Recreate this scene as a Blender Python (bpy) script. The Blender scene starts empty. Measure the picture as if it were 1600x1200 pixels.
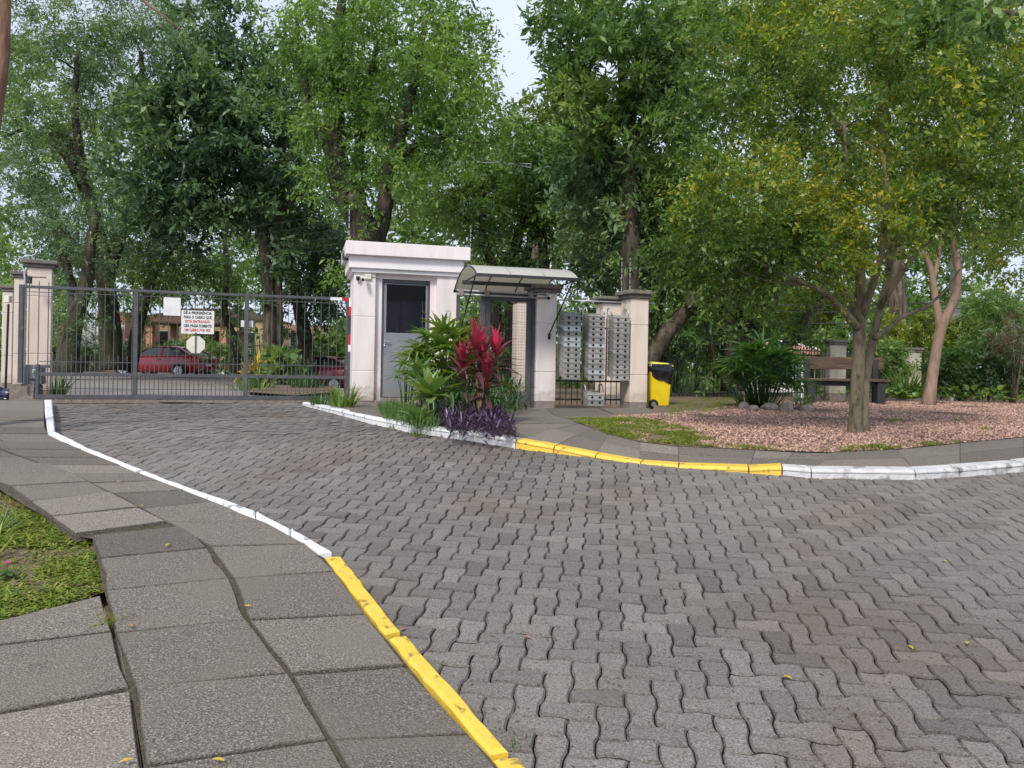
import bpy, bmesh, math, random
import numpy as np
from mathutils import Vector, Matrix, noise as mnoise
RND = random.Random(7)
NP = np.random.RandomState(11)
SC = bpy.context.scene
COL = SC.collection
# ------------------------------------------------------------------ camera, sky, sun, exposure
F, CX, CY, ROLL, CZ = 1180.0, 800.0, 568.0, 0.018, 1.59
cam_d = bpy.data.cameras.new('camera'); cam = bpy.data.objects.new('camera', cam_d); COL.objects.link(cam)
cam_d.sensor_width = 36.0; cam_d.lens = 36.0 * F / 1600.0; cam_d.shift_y = -0.02
cam_d.clip_start = 0.05; cam_d.clip_end = 3000
cam.matrix_world = Matrix.Translation((0, 0, CZ)) @ Matrix.Rotation(math.radians(90), 4, 'X') @ Matrix.Rotation(ROLL, 4, 'Z')
SC.camera = cam
SUN_EL, SUN_AZ = math.radians(44), math.radians(203)     # azimuth clockwise from +Y
w = bpy.data.worlds.new('World'); SC.world = w; w.use_nodes = True
nt = w.node_tree; nt.nodes.clear()
sky = nt.nodes.new('ShaderNodeTexSky'); sky.sky_type = 'NISHITA'; sky.sun_disc = False
sky.sun_elevation = SUN_EL; sky.sun_rotation = SUN_AZ; sky.air_density = 1.0; sky.dust_density = 2.5
tc = nt.nodes.new('ShaderNodeTexCoord')
nz = nt.nodes.new('ShaderNodeTexNoise'); nz.inputs['Scale'].default_value = 1.6; nz.inputs['Detail'].default_value = 5
cr = nt.nodes.new('ShaderNodeValToRGB')
cr.color_ramp.elements[0].position = 0.3; cr.color_ramp.elements[0].color = (0.55, 0.55, 0.55, 1)
cr.color_ramp.elements[1].position = 0.75; cr.color_ramp.elements[1].color = (0.96, 0.96, 0.96, 1)
mx = nt.nodes.new('ShaderNodeMix'); mx.data_type = 'RGBA'
mx.inputs[7].default_value = (7.3, 7.95, 9.7, 1)
bg = nt.nodes.new('ShaderNodeBackground'); bg.inputs['Strength'].default_value = 0.1
wo = nt.nodes.new('ShaderNodeOutputWorld')
L = nt.links
L.new(tc.outputs['Generated'], nz.inputs['Vector']); L.new(nz.outputs['Fac'], cr.inputs['Fac'])
L.new(cr.outputs['Color'], mx.inputs[0]); L.new(sky.outputs['Color'], mx.inputs[6])
L.new(mx.outputs[2], bg.inputs['Color']); L.new(bg.outputs['Background'], wo.inputs['Surface'])
sd = bpy.data.lights.new('sun', 'SUN'); sun = bpy.data.objects.new('sun', sd); COL.objects.link(sun)
sd.energy = 2.4; sd.angle = math.radians(12); sd.color = (1.0, 0.94, 0.84)
sdir = Vector((math.sin(SUN_AZ) * math.cos(SUN_EL), math.cos(SUN_AZ) * math.cos(SUN_EL), math.sin(SUN_EL)))
sun.rotation_euler = sdir.to_track_quat('Z', 'Y').to_euler(); sun.location = (0, 0, 30)
SC.view_settings.view_transform = 'Standard'; SC.view_settings.look = 'None'
SC.view_settings.gamma = 1; SC.view_settings.exposure = 0.32; SC.view_settings.use_curve_mapping = False
SC.render.engine = 'CYCLES'
SC.cycles.max_bounces = 6; SC.cycles.diffuse_bounces = 4; SC.cycles.glossy_bounces = 3
SC.cycles.transmission_bounces = 4; SC.cycles.transparent_max_bounces = 8
SC.cycles.caustics_reflective = False; SC.cycles.caustics_refractive = False

# ------------------------------------------------------------------ ground shape and surveying helpers
def sstep(t):
    t = max(0.0, min(1.0, t)); return t * t * (3 - 2 * t)
def gz(x, y):
    a, b, k = 0.1045 * y, 0.81, 0.10
    h = max(k - abs(a - b), 0.0) / k
    z = min(a, b) - h * h * k * 0.25
    z -= 0.10 * sstep((y - 15) / 20)
    z -= 0.26 * sstep((x + 14) / 4) * sstep((y - 22) / 6)
    return z
def unroll(px, py):
    du, dv = px - CX, py - CY
    return du * math.cos(ROLL) + dv * math.sin(ROLL), -du * math.sin(ROLL) + dv * math.cos(ROLL)
def W(px, py, Y):
    u, v = unroll(px, py)
    return Vector((u * Y / F, Y, CZ - v * Y / F))
def G(px, py, off=0.0, far=160.0):
    def f(Y):
        p = W(px, py, Y); return p.z - gz(p.x, p.y) - off
    lo, hi = 0.8, far
    if f(hi) > 0: return W(px, py, hi)
    for _ in range(50):
        m = (lo + hi) / 2
        if f(m) > 0: lo = m
        else: hi = m
    p = W(px, py, hi); p.z = gz(p.x, p.y) + off
    return p
def PL(pts, Y):
    return [W(a, b, (Y if not isinstance(Y, (list, tuple)) else Y[i])) for i, (a, b) in enumerate(pts)]
ANG = math.radians(15.4)
CA, SA = math.cos(ANG), math.sin(ANG)
def along(P0, px, ang=ANG):
    u = (px - CX) / math.cos(ROLL)
    return (u * P0.y - F * P0.x) / (F * math.cos(ang) - u * math.sin(ang))

# ------------------------------------------------------------------ objects
def tag(o, label=None, cat=None, group=None, kind=None):
    if label: o['label'] = label
    if cat: o['category'] = cat
    if group: o['group'] = group
    if kind: o['kind'] = kind
    return o
def thing(name, label, cat, loc=(0, 0, 0), rz=0.0, group=None):
    o = bpy.data.objects.new(name, None); COL.objects.link(o)
    o.empty_display_size = 0.1
    o.location = loc; o.rotation_euler = (0, 0, rz)
    return tag(o, label, cat, group)
def link_mesh(name, me, mat, parent=None):
    if mat is not None and len(me.materials) == 0: me.materials.append(mat)
    o = bpy.data.objects.new(name, me); COL.objects.link(o)
    if parent is not None: o.parent = parent
    return o
def copy_tree(o, parent=None):
    c = o.copy(); COL.objects.link(c)
    if parent is not None:
        c.parent = parent
    for ch in list(o.children): copy_tree(ch, c)
    return c
class MB:
    def __init__(s): s.v = []; s.f = []; s.t = []
    def add(s, vs, fs, tint=0.5):
        n = len(s.v); s.v += [tuple(p) for p in vs]
        for f in fs: s.f.append([i + n for i in f]); s.t.append(tint)
        return s
    def box(s, x0, x1, y0, y1, z0, z1, tint=0.5, M=None):
        vs = [(x0,y0,z0),(x1,y0,z0),(x1,y1,z0),(x0,y1,z0),(x0,y0,z1),(x1,y0,z1),(x1,y1,z1),(x0,y1,z1)]
        if M is not None: vs = [M @ Vector(p) for p in vs]
        return s.add(vs, [(3,2,1,0),(4,5,6,7),(0,1,5,4),(1,2,6,5),(2,3,7,6),(3,0,4,7)], tint)
    def bar(s, a, b, w, h=None, tint=0.5):
        a, b = Vector(a), Vector(b); h = w if h is None else h
        d = (b - a); l = d.length
        if l < 1e-6: return s
        M = Matrix.Translation(a) @ d.to_track_quat('Z', 'Y').to_matrix().to_4x4()
        return s.box(-w/2, w/2, -h/2, h/2, 0, l, tint, M)
    def tube(s, pts, rad, n=8, cap=True, tint=0.5, wob=0.0):
        pts = [Vector(p) for p in pts]; m = len(pts)
        if not isinstance(rad, (list, tuple)): rad = [rad] * m
        base = len(s.v); up = None
        for i, p in enumerate(pts):
            d = (pts[min(i+1, m-1)] - pts[max(i-1, 0)])
            if d.length < 1e-9: d = Vector((0, 0, 1))
            d.normalize()
            if up is None:
                up = Vector((1, 0, 0)) if abs(d.x) < 0.9 else Vector((0, 1, 0))
            a = (up - d * up.dot(d))
            if a.length < 1e-6: a = d.orthogonal()
            a.normalize(); up = a; b = d.cross(a)
            for k in range(n):
                t = 2 * math.pi * k / n
                r = rad[i]
                if wob: r *= 1 + wob * mnoise.noise(Vector((math.cos(t) * 1.6 + p.x * 3, math.sin(t) * 1.6 + p.y * 3, p.z * 1.4)))
                s.v.append(tuple(p + a * math.cos(t) * r + b * math.sin(t) * r))
        for i in range(m - 1):
            for k in range(n):
                k2 = (k + 1) % n
                s.f.append([base + i*n + k, base + i*n + k2, base + (i+1)*n + k2, base + (i+1)*n + k]); s.t.append(tint)
        if cap:
            s.f.append([base + k for k in range(n)][::-1]); s.t.append(tint)
            s.f.append([base + (m-1)*n + k for k in range(n)]); s.t.append(tint)
        return s
    def prism(s, poly, z0, z1, tint=0.5, M=None):
        n = len(poly)
        vs = [(p[0], p[1], z0) for p in poly] + [(p[0], p[1], z1) for p in poly]
        if M is not None: vs = [M @ Vector(p) for p in vs]
        fs = [list(range(n))[::-1], [n + i for i in range(n)]]
        fs += [(i, (i+1) % n, n + (i+1) % n, n + i) for i in range(n)]
        return s.add(vs, fs, tint)
    def lathe(s, prof, n=16, M=None, tint=0.5):
        vs = []; fs = []
        for r, z in prof:
            for k in range(n):
                t = 2 * math.pi * k / n; vs.append((r * math.cos(t), r * math.sin(t), z))
        if M is not None: vs = [M @ Vector(p) for p in vs]
        for i in range(len(prof) - 1):
            for k in range(n):
                k2 = (k+1) % n; fs.append((i*n+k, i*n+k2, (i+1)*n+k2, (i+1)*n+k))
        fs.append(tuple(range(n))[::-1]); fs.append(tuple((len(prof)-1)*n + k for k in range(n)))
        return s.add(vs, fs, tint)
    def blade(s, p, d, up, L_, wd, droop=0.3, seg=4, fold=0.25, tint=0.5, shape=0, twist=0.0):
        p = Vector(p); d = Vector(d).normalized(); up = Vector(up)
        side = d.cross(up)
        if side.length < 1e-4: side = d.orthogonal()
        side.normalize()
        if twist: side = Matrix.Rotation(twist, 3, d) @ side
        vs = []; q = p.copy(); dd = d.copy()
        for i in range(seg + 1):
            t = i / seg
            if shape == 0: wv = wd * (0.35 + 2.6 * t * (1 - t)) * (1 - t ** 3)     # lanceolate
            elif shape == 1: wv = wd * (1 - t ** 2.2)                              # strap
            else: wv = wd * math.sin(math.pi * min(1, 0.08 + t * 0.92)) ** 0.7      # oval
            wv = max(wv, 0.0005)
            nrm = side.cross(dd).normalized()
            vs += [q - side * wv / 2 + nrm * fold * wv / 2, q.copy(), q + side * wv / 2 + nrm * fold * wv / 2]
            dd = (dd + Vector((0, 0, -1)) * droop / seg).normalized()
            q = q + dd * L_ / seg
        fs = []
        for i in range(seg):
            a = i * 3; fs += [(a, a+1, a+4, a+3), (a+1, a+2, a+5, a+4)]
        return s.add(vs, fs, tint)
    def mesh(s, name, smooth=False, bevel=0.0, seg=1):
        me = bpy.data.meshes.new(name)
        me.from_pydata(s.v, [], s.f)
        at = me.attributes.new('tint', 'FLOAT', 'FACE'); at.data.foreach_set('value', s.t)
        if bevel > 0:
            bm = bmesh.new(); bm.from_mesh(me)
            es = [e for e in bm.edges if len(e.link_faces) == 2 and e.calc_face_angle(0) > 0.6]
            bmesh.ops.bevel(bm, geom=es, offset=bevel, segments=seg, affect='EDGES', clamp_overlap=True)
            bm.to_mesh(me); bm.free()
        if smooth: me.polygons.foreach_set('use_smooth', [True] * len(me.polygons))
        me.update(); return me
    def build(s, name, mat, parent=None, smooth=False, bevel=0.0, seg=1):
        return link_mesh(name, s.mesh(name, smooth, bevel, seg), mat, parent)

# ------------------------------------------------------------------ materials
def _ramp(nd, stops):
    r = nd.new('ShaderNodeValToRGB'); e = r.color_ramp.elements
    e[0].position, e[0].color = stops[0][0], (*stops[0][1], 1)
    e[1].position, e[1].color = stops[-1][0], (*stops[-1][1], 1)
    for p, c in stops[1:-1]:
        x = e.new(p); x.color = (*c, 1)
    return r
def mat(name, c0, c1=None, rough=0.6, scale=8.0, detail=4, bump=0.0, bscale=None, metal=0.0, spec=0.4, coord='Object',
        tint=0.0, c2=None, blotch=0.0, bl_scale=1.5, bl_col=(0.05, 0.045, 0.035), lo=0.35, hi=0.65, bl_lo=0.5, bl_hi=0.72, coat=0.0, stretch=None, splash=0.0):
    m = bpy.data.materials.new(name); m.use_nodes = True
    nt = m.node_tree; nd = nt.nodes; L = nt.links; b = nd['Principled BSDF']
    b.inputs['Roughness'].default_value = rough; b.inputs['Metallic'].default_value = metal
    b.inputs['Specular IOR Level'].default_value = spec
    if coat: b.inputs['Coat Weight'].default_value = coat
    c1 = c1 or tuple(x * 0.8 for x in c0)
    if coord == 'Object':
        src = nd.new('ShaderNodeTexCoord').outputs['Object']
    else:
        src = nd.new('ShaderNodeNewGeometry').outputs['Position']
    if stretch:
        mp = nd.new('ShaderNodeMapping'); mp.inputs['Scale'].default_value = stretch
        L.new(src, mp.inputs['Vector']); src = mp.outputs['Vector']
    n1 = nd.new('ShaderNodeTexNoise'); n1.inputs['Scale'].default_value = scale; n1.inputs['Detail'].default_value = detail
    n1.inputs['Roughness'].default_value = 0.65
    L.new(src, n1.inputs['Vector'])
    stops = [(lo, c0), (hi, c1)] if c2 is None else [(lo, c0), ((lo + hi) / 2, c1), (hi, c2)]
    r = _ramp(nd, stops); L.new(n1.outputs['Fac'], r.inputs['Fac'])
    out = r.outputs['Color']
    if blotch > 0:
        n2 = nd.new('ShaderNodeTexNoise'); n2.inputs['Scale'].default_value = bl_scale; n2.inputs['Detail'].default_value = 6
        L.new(src, n2.inputs['Vector'])
        mr = nd.new('ShaderNodeMapRange'); mr.inputs[1].default_value = bl_lo; mr.inputs[2].default_value = bl_hi
        mr.inputs[4].default_value = blotch; L.new(n2.outputs['Fac'], mr.inputs[0])
        mxx = nd.new('ShaderNodeMix'); mxx.data_type = 'RGBA'; mxx.inputs[7].default_value = (*bl_col, 1)
        L.new(mr.outputs[0], mxx.inputs[0]); L.new(out, mxx.inputs[6]); out = mxx.outputs[2]
    if splash > 0:      # mud splashed up the foot of a wall
        oc = nd.new('ShaderNodeTexCoord'); sx = nd.new('ShaderNodeSeparateXYZ'); L.new(oc.outputs['Object'], sx.inputs[0])
        n3 = nd.new('ShaderNodeTexNoise'); n3.inputs['Scale'].default_value = 9; n3.inputs['Detail'].default_value = 6; L.new(oc.outputs['Object'], n3.inputs['Vector'])
        ad = nd.new('ShaderNodeMath'); ad.operation = 'MULTIPLY_ADD'; ad.inputs[1].default_value = -0.55; L.new(n3.outputs['Fac'], ad.inputs[0]); L.new(sx.outputs['Z'], ad.inputs[2])
        m3 = nd.new('ShaderNodeMapRange'); m3.inputs[1].default_value = 0.08; m3.inputs[2].default_value = -0.22; m3.inputs[4].default_value = splash; L.new(ad.outputs[0], m3.inputs[0])
        x3 = nd.new('ShaderNodeMix'); x3.data_type = 'RGBA'; x3.inputs[7].default_value = (0.25, 0.20, 0.15, 1)
        L.new(m3.outputs[0], x3.inputs[0]); L.new(out, x3.inputs[6]); out = x3.outputs[2]
    if tint > 0:
        at = nd.new('ShaderNodeAttribute'); at.attribute_name = 'tint'
        mr = nd.new('ShaderNodeMapRange'); mr.clamp = False; mr.inputs[3].default_value = 1 - tint; mr.inputs[4].default_value = 1 + tint
        L.new(at.outputs['Fac'], mr.inputs[0])
        vm = nd.new('ShaderNodeVectorMath'); vm.operation = 'SCALE'
        L.new(out, vm.inputs[0]); L.new(mr.outputs[0], vm.inputs['Scale']); out = vm.outputs[0]
    L.new(out, b.inputs['Base Color'])
    if bump > 0:
        nb = nd.new('ShaderNodeTexNoise'); nb.inputs['Scale'].default_value = bscale or scale * 2; nb.inputs['Detail'].default_value = 5
        L.new(src, nb.inputs['Vector'])
        bp = nd.new('ShaderNodeBump'); bp.inputs['Strength'].default_value = min(1, bump); bp.inputs['Distance'].default_value = 0.01 * max(1, bump)
        L.new(nb.outputs['Fac'], bp.inputs['Height']); L.new(bp.outputs['Normal'], b.inputs['Normal'])
    return m
def leafmat(name, cols, trans=0.35, rough=0.38, spec=0.5):
    """leaf colour from the per-leaf tint; light passes through"""
    m = bpy.data.materials.new(name); m.use_nodes = True
    nt = m.node_tree; nd = nt.nodes; L = nt.links; b = nd['Principled BSDF']
    b.inputs['Roughness'].default_value = rough; b.inputs['Specular IOR Level'].default_value = spec
    at = nd.new('ShaderNodeAttribute'); at.attribute_name = 'tint'
    n = len(cols); r = _ramp(nd, [(i / (n - 1), c) for i, c in enumerate(cols)])
    L.new(at.outputs['Fac'], r.inputs['Fac']); L.new(r.outputs['Color'], b.inputs['Base Color'])
    tr = nd.new('ShaderNodeBsdfTranslucent')
    vm = nd.new('ShaderNodeVectorMath'); vm.operation = 'MULTIPLY'; vm.inputs[1].default_value = (1.35, 1.45, 0.6)
    L.new(r.outputs['Color'], vm.inputs[0]); L.new(vm.outputs[0], tr.inputs['Color'])
    ms = nd.new('ShaderNodeMixShader'); ms.inputs[0].default_value = trans
    L.new(b.outputs[0], ms.inputs[1]); L.new(tr.outputs[0], ms.inputs[2]); L.new(ms.outputs[0], nd['Material Output'].inputs['Surface'])
    return m
M = {}
M['paver'] = mat('paver_concrete', (0.10,0.091,0.084), (0.212,0.196,0.18), rough=0.92, scale=120, detail=4, bump=1.0, bscale=150, coord='W', tint=0.24, blotch=0.55, bl_scale=0.9, bl_col=(0.17,0.125,0.09), c2=(0.36,0.325,0.295), lo=0.3, hi=0.76)
M['road_bed'] = mat('road_joint_dirt', (0.022,0.018,0.013), (0.055,0.043,0.028), rough=0.95, scale=40, bump=0.6, coord='W', blotch=0.7, bl_scale=5, bl_col=(0.10,0.065,0.035))
M['bed'] = mat('joint_sand', (0.045,0.037,0.026), (0.12,0.10,0.07), rough=0.95, scale=30, bump=0.6, coord='W', blotch=0.8, bl_scale=3, bl_col=(0.045,0.06,0.02))
M['slab'] = mat('pavement_concrete', (0.085,0.074,0.063), (0.205,0.18,0.152), rough=0.92, scale=125, detail=4, bump=1.2, bscale=130, coord='W', tint=0.34, c2=(0.50,0.455,0.40), lo=0.34, hi=0.72, blotch=0.6, bl_scale=2.6, bl_col=(0.21,0.185,0.155), bl_lo=0.45, bl_hi=0.62)
M['slab_side'] = M['slab']
M['white_kerb'] = mat('white_kerb_paint', (0.80,0.81,0.82), (0.70,0.71,0.73), rough=0.6, scale=6, bump=0.35, bscale=60, coord='W', blotch=0.85, bl_scale=9, bl_col=(0.22,0.21,0.20), bl_lo=0.60, bl_hi=0.68)
M['yellow_kerb'] = mat('yellow_kerb_paint', (0.82,0.57,0.085), (0.74,0.49,0.06), rough=0.55, scale=5, bump=0.35, bscale=60, coord='W', blotch=0.8, bl_scale=16, bl_col=(0.16,0.12,0.06), bl_lo=0.60, bl_hi=0.68)
M['soil'] = mat('bare_soil', (0.13,0.09,0.06), (0.24,0.17,0.12), rough=0.95, scale=14, bump=1.0, bscale=40, coord='W', blotch=0.6, bl_scale=2.2, bl_col=(0.09,0.11,0.03))
M['gravel'] = mat('pink_gravel', (0.19,0.11,0.085), (0.36,0.22,0.17), rough=0.9, scale=45, bump=1.0, bscale=45, coord='W', tint=0.6, c2=(0.64,0.45,0.375), lo=0.3, hi=0.7, blotch=0.4, bl_scale=1.3, bl_col=(0.20,0.15,0.08))
M['far_road'] = mat('far_road_paving', (0.20,0.18,0.165), (0.28,0.255,0.235), rough=0.9, scale=14, bump=0.5, coord='W', blotch=0.4, bl_scale=0.6, bl_col=(0.16,0.13,0.10))
M['stucco'] = mat('pink_white_stucco', (0.83,0.77,0.765), (0.77,0.705,0.70), rough=0.75, scale=3, bump=0.3, bscale=120, blotch=0.45, bl_scale=5, bl_col=(0.50,0.43,0.39), stretch=(1,1,0.16), bl_lo=0.5, bl_hi=0.78, splash=0.7)
M['cream'] = mat('cream_stucco', (0.78,0.675,0.585), (0.71,0.61,0.52), rough=0.8, scale=3, bump=0.3, bscale=120, blotch=0.5, bl_scale=5, bl_col=(0.45,0.36,0.28), stretch=(1,1,0.16), bl_lo=0.5, bl_hi=0.78, splash=0.7)
M['trim'] = mat('white_trim_paint', (0.85,0.83,0.84), (0.82,0.80,0.81), rough=0.6, scale=4, bump=0.08, bscale=80, blotch=0.15, bl_scale=3, bl_col=(0.5,0.46,0.44))
M['cap'] = mat('weathered_cap_concrete', (0.15,0.13,0.115), (0.24,0.21,0.19), rough=0.9, scale=9, bump=0.6, bscale=50, blotch=0.6, bl_scale=6, bl_col=(0.07,0.07,0.055))
M['plinth'] = mat('dirty_plinth', (0.21,0.18,0.16), (0.30,0.265,0.24), rough=0.9, scale=10, bump=0.5)
M['steel'] = mat('grey_gate_paint', (0.065,0.07,0.082), (0.095,0.10,0.115), rough=0.5, scale=6, metal=0.0, bump=0.05, blotch=0.5, bl_scale=7, bl_col=(0.22,0.21,0.2), bl_lo=0.6, bl_hi=0.75)
M['steel_dark'] = mat('dark_frame_paint', (0.03,0.032,0.036), (0.05,0.052,0.056), rough=0.5, scale=6)
M['door'] = mat('blue_grey_door_paint', (0.20,0.22,0.255), (0.225,0.245,0.28), rough=0.45, scale=2.5, bump=0.03, blotch=0.35, bl_scale=6, bl_col=(0.33,0.33,0.34), stretch=(1,1,0.3), splash=0.5)
M['galv'] = mat('galvanised_pipe', (0.50,0.52,0.54), (0.40,0.42,0.44), rough=0.4, scale=12, metal=0.55)
M['mail'] = mat('grey_mailbox_metal', (0.38,0.37,0.355), (0.29,0.285,0.27), rough=0.5, scale=9, metal=0.2, tint=0.3)
M['mail_new'] = mat('pale_mailbox_metal', (0.58,0.60,0.62), (0.5,0.52,0.54), rough=0.35, scale=7, metal=0.3)
M['black'] = mat('black_plastic', (0.012,0.012,0.013), (0.02,0.02,0.021), rough=0.4, scale=5)
M['hole'] = mat('slot_dark', (0.006,0.006,0.007), rough=0.8)
M['white'] = mat('white_enamel', (0.78,0.79,0.80), (0.70,0.71,0.71), rough=0.4, scale=5, blotch=0.2, bl_scale=8, bl_col=(0.5,0.45,0.36))
M['cream_sign'] = mat('cream_sign_back', (0.72,0.71,0.62), (0.66,0.64,0.55), rough=0.5, scale=6, blotch=0.5, bl_scale=15, bl_col=(0.35,0.22,0.12), bl_lo=0.62, bl_hi=0.7)
M['red'] = mat('red_paint', (0.55,0.025,0.03), (0.42,0.02,0.025), rough=0.45, scale=6)
M['ink'] = mat('black_print', (0.02,0.02,0.025), rough=0.6)
M['redink'] = mat('red_print', (0.55,0.04,0.03), rough=0.6)
M['bin'] = mat('yellow_bin_plastic', (0.83,0.62,0.012), (0.76,0.55,0.01), rough=0.42, scale=3, bump=0.04, blotch=0.2, bl_scale=7, bl_col=(0.45,0.33,0.05))
M['lid'] = mat('pale_yellow_lid', (0.83,0.70,0.16), (0.74,0.60,0.10), rough=0.5, scale=5)
M['bag'] = mat('black_bin_bag', (0.010,0.010,0.013), (0.02,0.02,0.024), rough=0.22, scale=4, bump=1.2, bscale=14, spec=0.6)
M['canopy_flat'] = mat('frosted_canopy_sheet', (0.66,0.66,0.62), (0.56,0.56,0.50), rough=0.35, scale=3, blotch=0.4, bl_scale=5, bl_col=(0.33,0.31,0.22))
M['wood'] = mat('weathered_bench_wood', (0.055,0.035,0.025), (0.105,0.068,0.048), rough=0.75, scale=5, bump=0.8, bscale=25, stretch=(0.6,6,6), c2=(0.27,0.13,0.05), lo=0.3, hi=0.78)
M['bench_leg'] = mat('charcoal_bench_leg', (0.022,0.024,0.03), (0.035,0.036,0.042), rough=0.6, scale=6)
M['block'] = mat('rough_concrete_block', (0.16,0.14,0.12), (0.27,0.235,0.20), rough=0.95, scale=11, bump=1.0, bscale=28)
M['motor'] = mat('grey_motor_housing', (0.19,0.20,0.225), (0.23,0.24,0.26), rough=0.4, scale=4)
M['bark_dark'] = mat('dark_mossy_bark', (0.016,0.013,0.010), (0.075,0.06,0.045), rough=0.95, scale=7, detail=8, bump=3, bscale=10, stretch=(1,1,0.22), blotch=0.7, bl_scale=1.3, bl_col=(0.035,0.055,0.018), c2=(0.14,0.115,0.09), lo=0.38, hi=0.68, bl_lo=0.45)
M['bark_mid'] = mat('grey_brown_bark', (0.035,0.027,0.02), (0.12,0.095,0.07), rough=0.95, scale=7, detail=8, bump=3, bscale=12, stretch=(1,1,0.22), blotch=0.7, bl_scale=1.8, bl_col=(0.06,0.075,0.03), c2=(0.22,0.18,0.14), lo=0.38, hi=0.68, bl_lo=0.45)
M['bark_front'] = mat('olive_brown_bark', (0.065,0.055,0.032), (0.17,0.15,0.095), rough=0.9, scale=14, detail=8, bump=2.5, bscale=30, stretch=(1,1,0.3), blotch=0.7, bl_scale=5, bl_col=(0.27,0.235,0.18), c2=(0.20,0.125,0.07), lo=0.36, hi=0.66)
M['bark_smooth'] = mat('smooth_pinkish_bark', (0.33,0.225,0.165), (0.22,0.15,0.11), rough=0.8, scale=9, detail=6, bump=1.5, bscale=22, stretch=(1,1,0.4), blotch=0.6, bl_scale=5, bl_col=(0.17,0.125,0.09), lo=0.4, hi=0.62)
M['bark_red'] = mat('reddish_flaking_bark', (0.17,0.09,0.055), (0.27,0.155,0.10), rough=0.9, scale=9, bump=1.5, bscale=20, stretch=(1,1,0.3))
M['rock'] = mat('grey_garden_stone', (0.17,0.14,0.12), (0.30,0.25,0.22), rough=0.9, scale=8, bump=0.8)
M['glass'] = None
def glassmat(name, col, alpha, rough=0.03):
    m = bpy.data.materials.new(name); m.use_nodes = True
    nt = m.node_tree; nd = nt.nodes; L = nt.links; nd.remove(nd['Principled BSDF'])
    g = nd.new('ShaderNodeBsdfGlossy'); g.inputs['Roughness'].default_value = rough; g.inputs['Color'].default_value = (0.9,0.93,1,1)
    t = nd.new('ShaderNodeBsdfTransparent'); t.inputs['Color'].default_value = (*col, 1)
    fr = nd.new('ShaderNodeFresnel'); fr.inputs['IOR'].default_value = 1.22
    ma = nd.new('ShaderNodeMath'); ma.operation = 'ADD'; ma.inputs[1].default_value = alpha; ma.use_clamp = True
    L.new(fr.outputs[0], ma.inputs[0])
    ms = nd.new('ShaderNodeMixShader'); L.new(ma.outputs[0], ms.inputs[0]); L.new(t.outputs[0], ms.inputs[1]); L.new(g.outputs[0], ms.inputs[2])
    L.new(ms.outputs[0], nd['Material Output'].inputs['Surface'])
    return m
M['glass'] = glassmat('booth_glass', (0.75,0.72,0.72), 0.0)
M['car_glass'] = mat('dark_car_glass', (0.02,0.025,0.03), (0.03,0.035,0.04), rough=0.08, spec=0.8)
M['car_red'] = mat('dark_red_car_paint', (0.38,0.012,0.03), (0.34,0.011,0.027), rough=0.3, spec=0.5, coat=0.6)
M['car_wine'] = mat('wine_car_paint', (0.24,0.014,0.04), (0.21,0.012,0.035), rough=0.32, spec=0.5, coat=0.5)
M['alloy'] = mat('alloy_wheel', (0.55,0.56,0.58), (0.45,0.46,0.48), rough=0.35, metal=0.6)
M['tyre'] = mat('tyre_rubber', (0.015,0.015,0.016), rough=0.85)
M['brown_wall'] = mat('booth_inner_brown', (0.17,0.095,0.075), (0.14,0.08,0.06), rough=0.8)
M['blue_reflection_pane'] = mat('inner_pane_blue_reflection', (0.22,0.29,0.48), (0.18,0.24,0.42), rough=0.2)  # opaque pane; the reflection on its glass is put into this blue
M['orange_wall'] = mat('terracotta_orange_render', (0.50,0.27,0.18), (0.43,0.23,0.15), rough=0.85, scale=2)
M['yellow_wall'] = mat('ochre_render', (0.70,0.53,0.29), (0.62,0.46,0.25), rough=0.85, scale=2)
M['pink_wall'] = mat('pink_render', (0.66,0.40,0.33), (0.58,0.34,0.28), rough=0.85, scale=2)
M['brown_roof'] = mat('dark_brown_roof_tile', (0.075,0.04,0.03), (0.12,0.065,0.05), rough=0.85, scale=8)
M['pink_tile'] = mat('pinkish_roof_tile', (0.50,0.26,0.21), (0.62,0.36,0.30), rough=0.8, scale=7, tint=0.25)
M['pole'] = mat('pale_utility_pole', (0.42,0.40,0.38), (0.34,0.32,0.30), rough=0.85)
# foliage
M['lf_feather'] = leafmat('feathery_blue_green_leaf', [(0.0488, 0.1051, 0.056), (0.1075, 0.194, 0.0993), (0.2049, 0.3072, 0.1361), (0.3319, 0.3719, 0.1201)], 0.4)
M['lf_dark'] = leafmat('dark_glossy_leaf', [(0.0392, 0.0853, 0.0479), (0.0834, 0.1583, 0.0797), (0.1471, 0.2436, 0.1096), (0.2451, 0.3451, 0.1494)], 0.28, 0.5, 0.35)
M['lf_bright'] = leafmat('fresh_green_leaf', [(0.0649, 0.1323, 0.043), (0.139, 0.2499, 0.0691), (0.2408, 0.3822, 0.0998), (0.389, 0.4704, 0.1152)], 0.42)
M['lf_mid'] = leafmat('mid_green_leaf', [(0.0626, 0.1328, 0.0455), (0.1295, 0.2302, 0.0701), (0.2231, 0.3365, 0.0964), (0.3571, 0.425, 0.1139)], 0.38)
M['lf_yellow'] = leafmat('yellow_green_leaf', [(0.0517, 0.1069, 0.0284), (0.1107, 0.1901, 0.0406), (0.2066, 0.2851, 0.0458), (0.5902, 0.499, 0.0508)], 0.42)
M['lf_lime'] = leafmat('lime_shrub_leaf', [(0.07,0.12,0.02),(0.14,0.20,0.03),(0.24,0.30,0.045),(0.34,0.34,0.05)], 0.4)
M['lf_palm'] = leafmat('lady_palm_leaf', [(0.04,0.10,0.02),(0.08,0.17,0.03),(0.14,0.25,0.045),(0.24,0.30,0.05)], 0.3)
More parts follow.
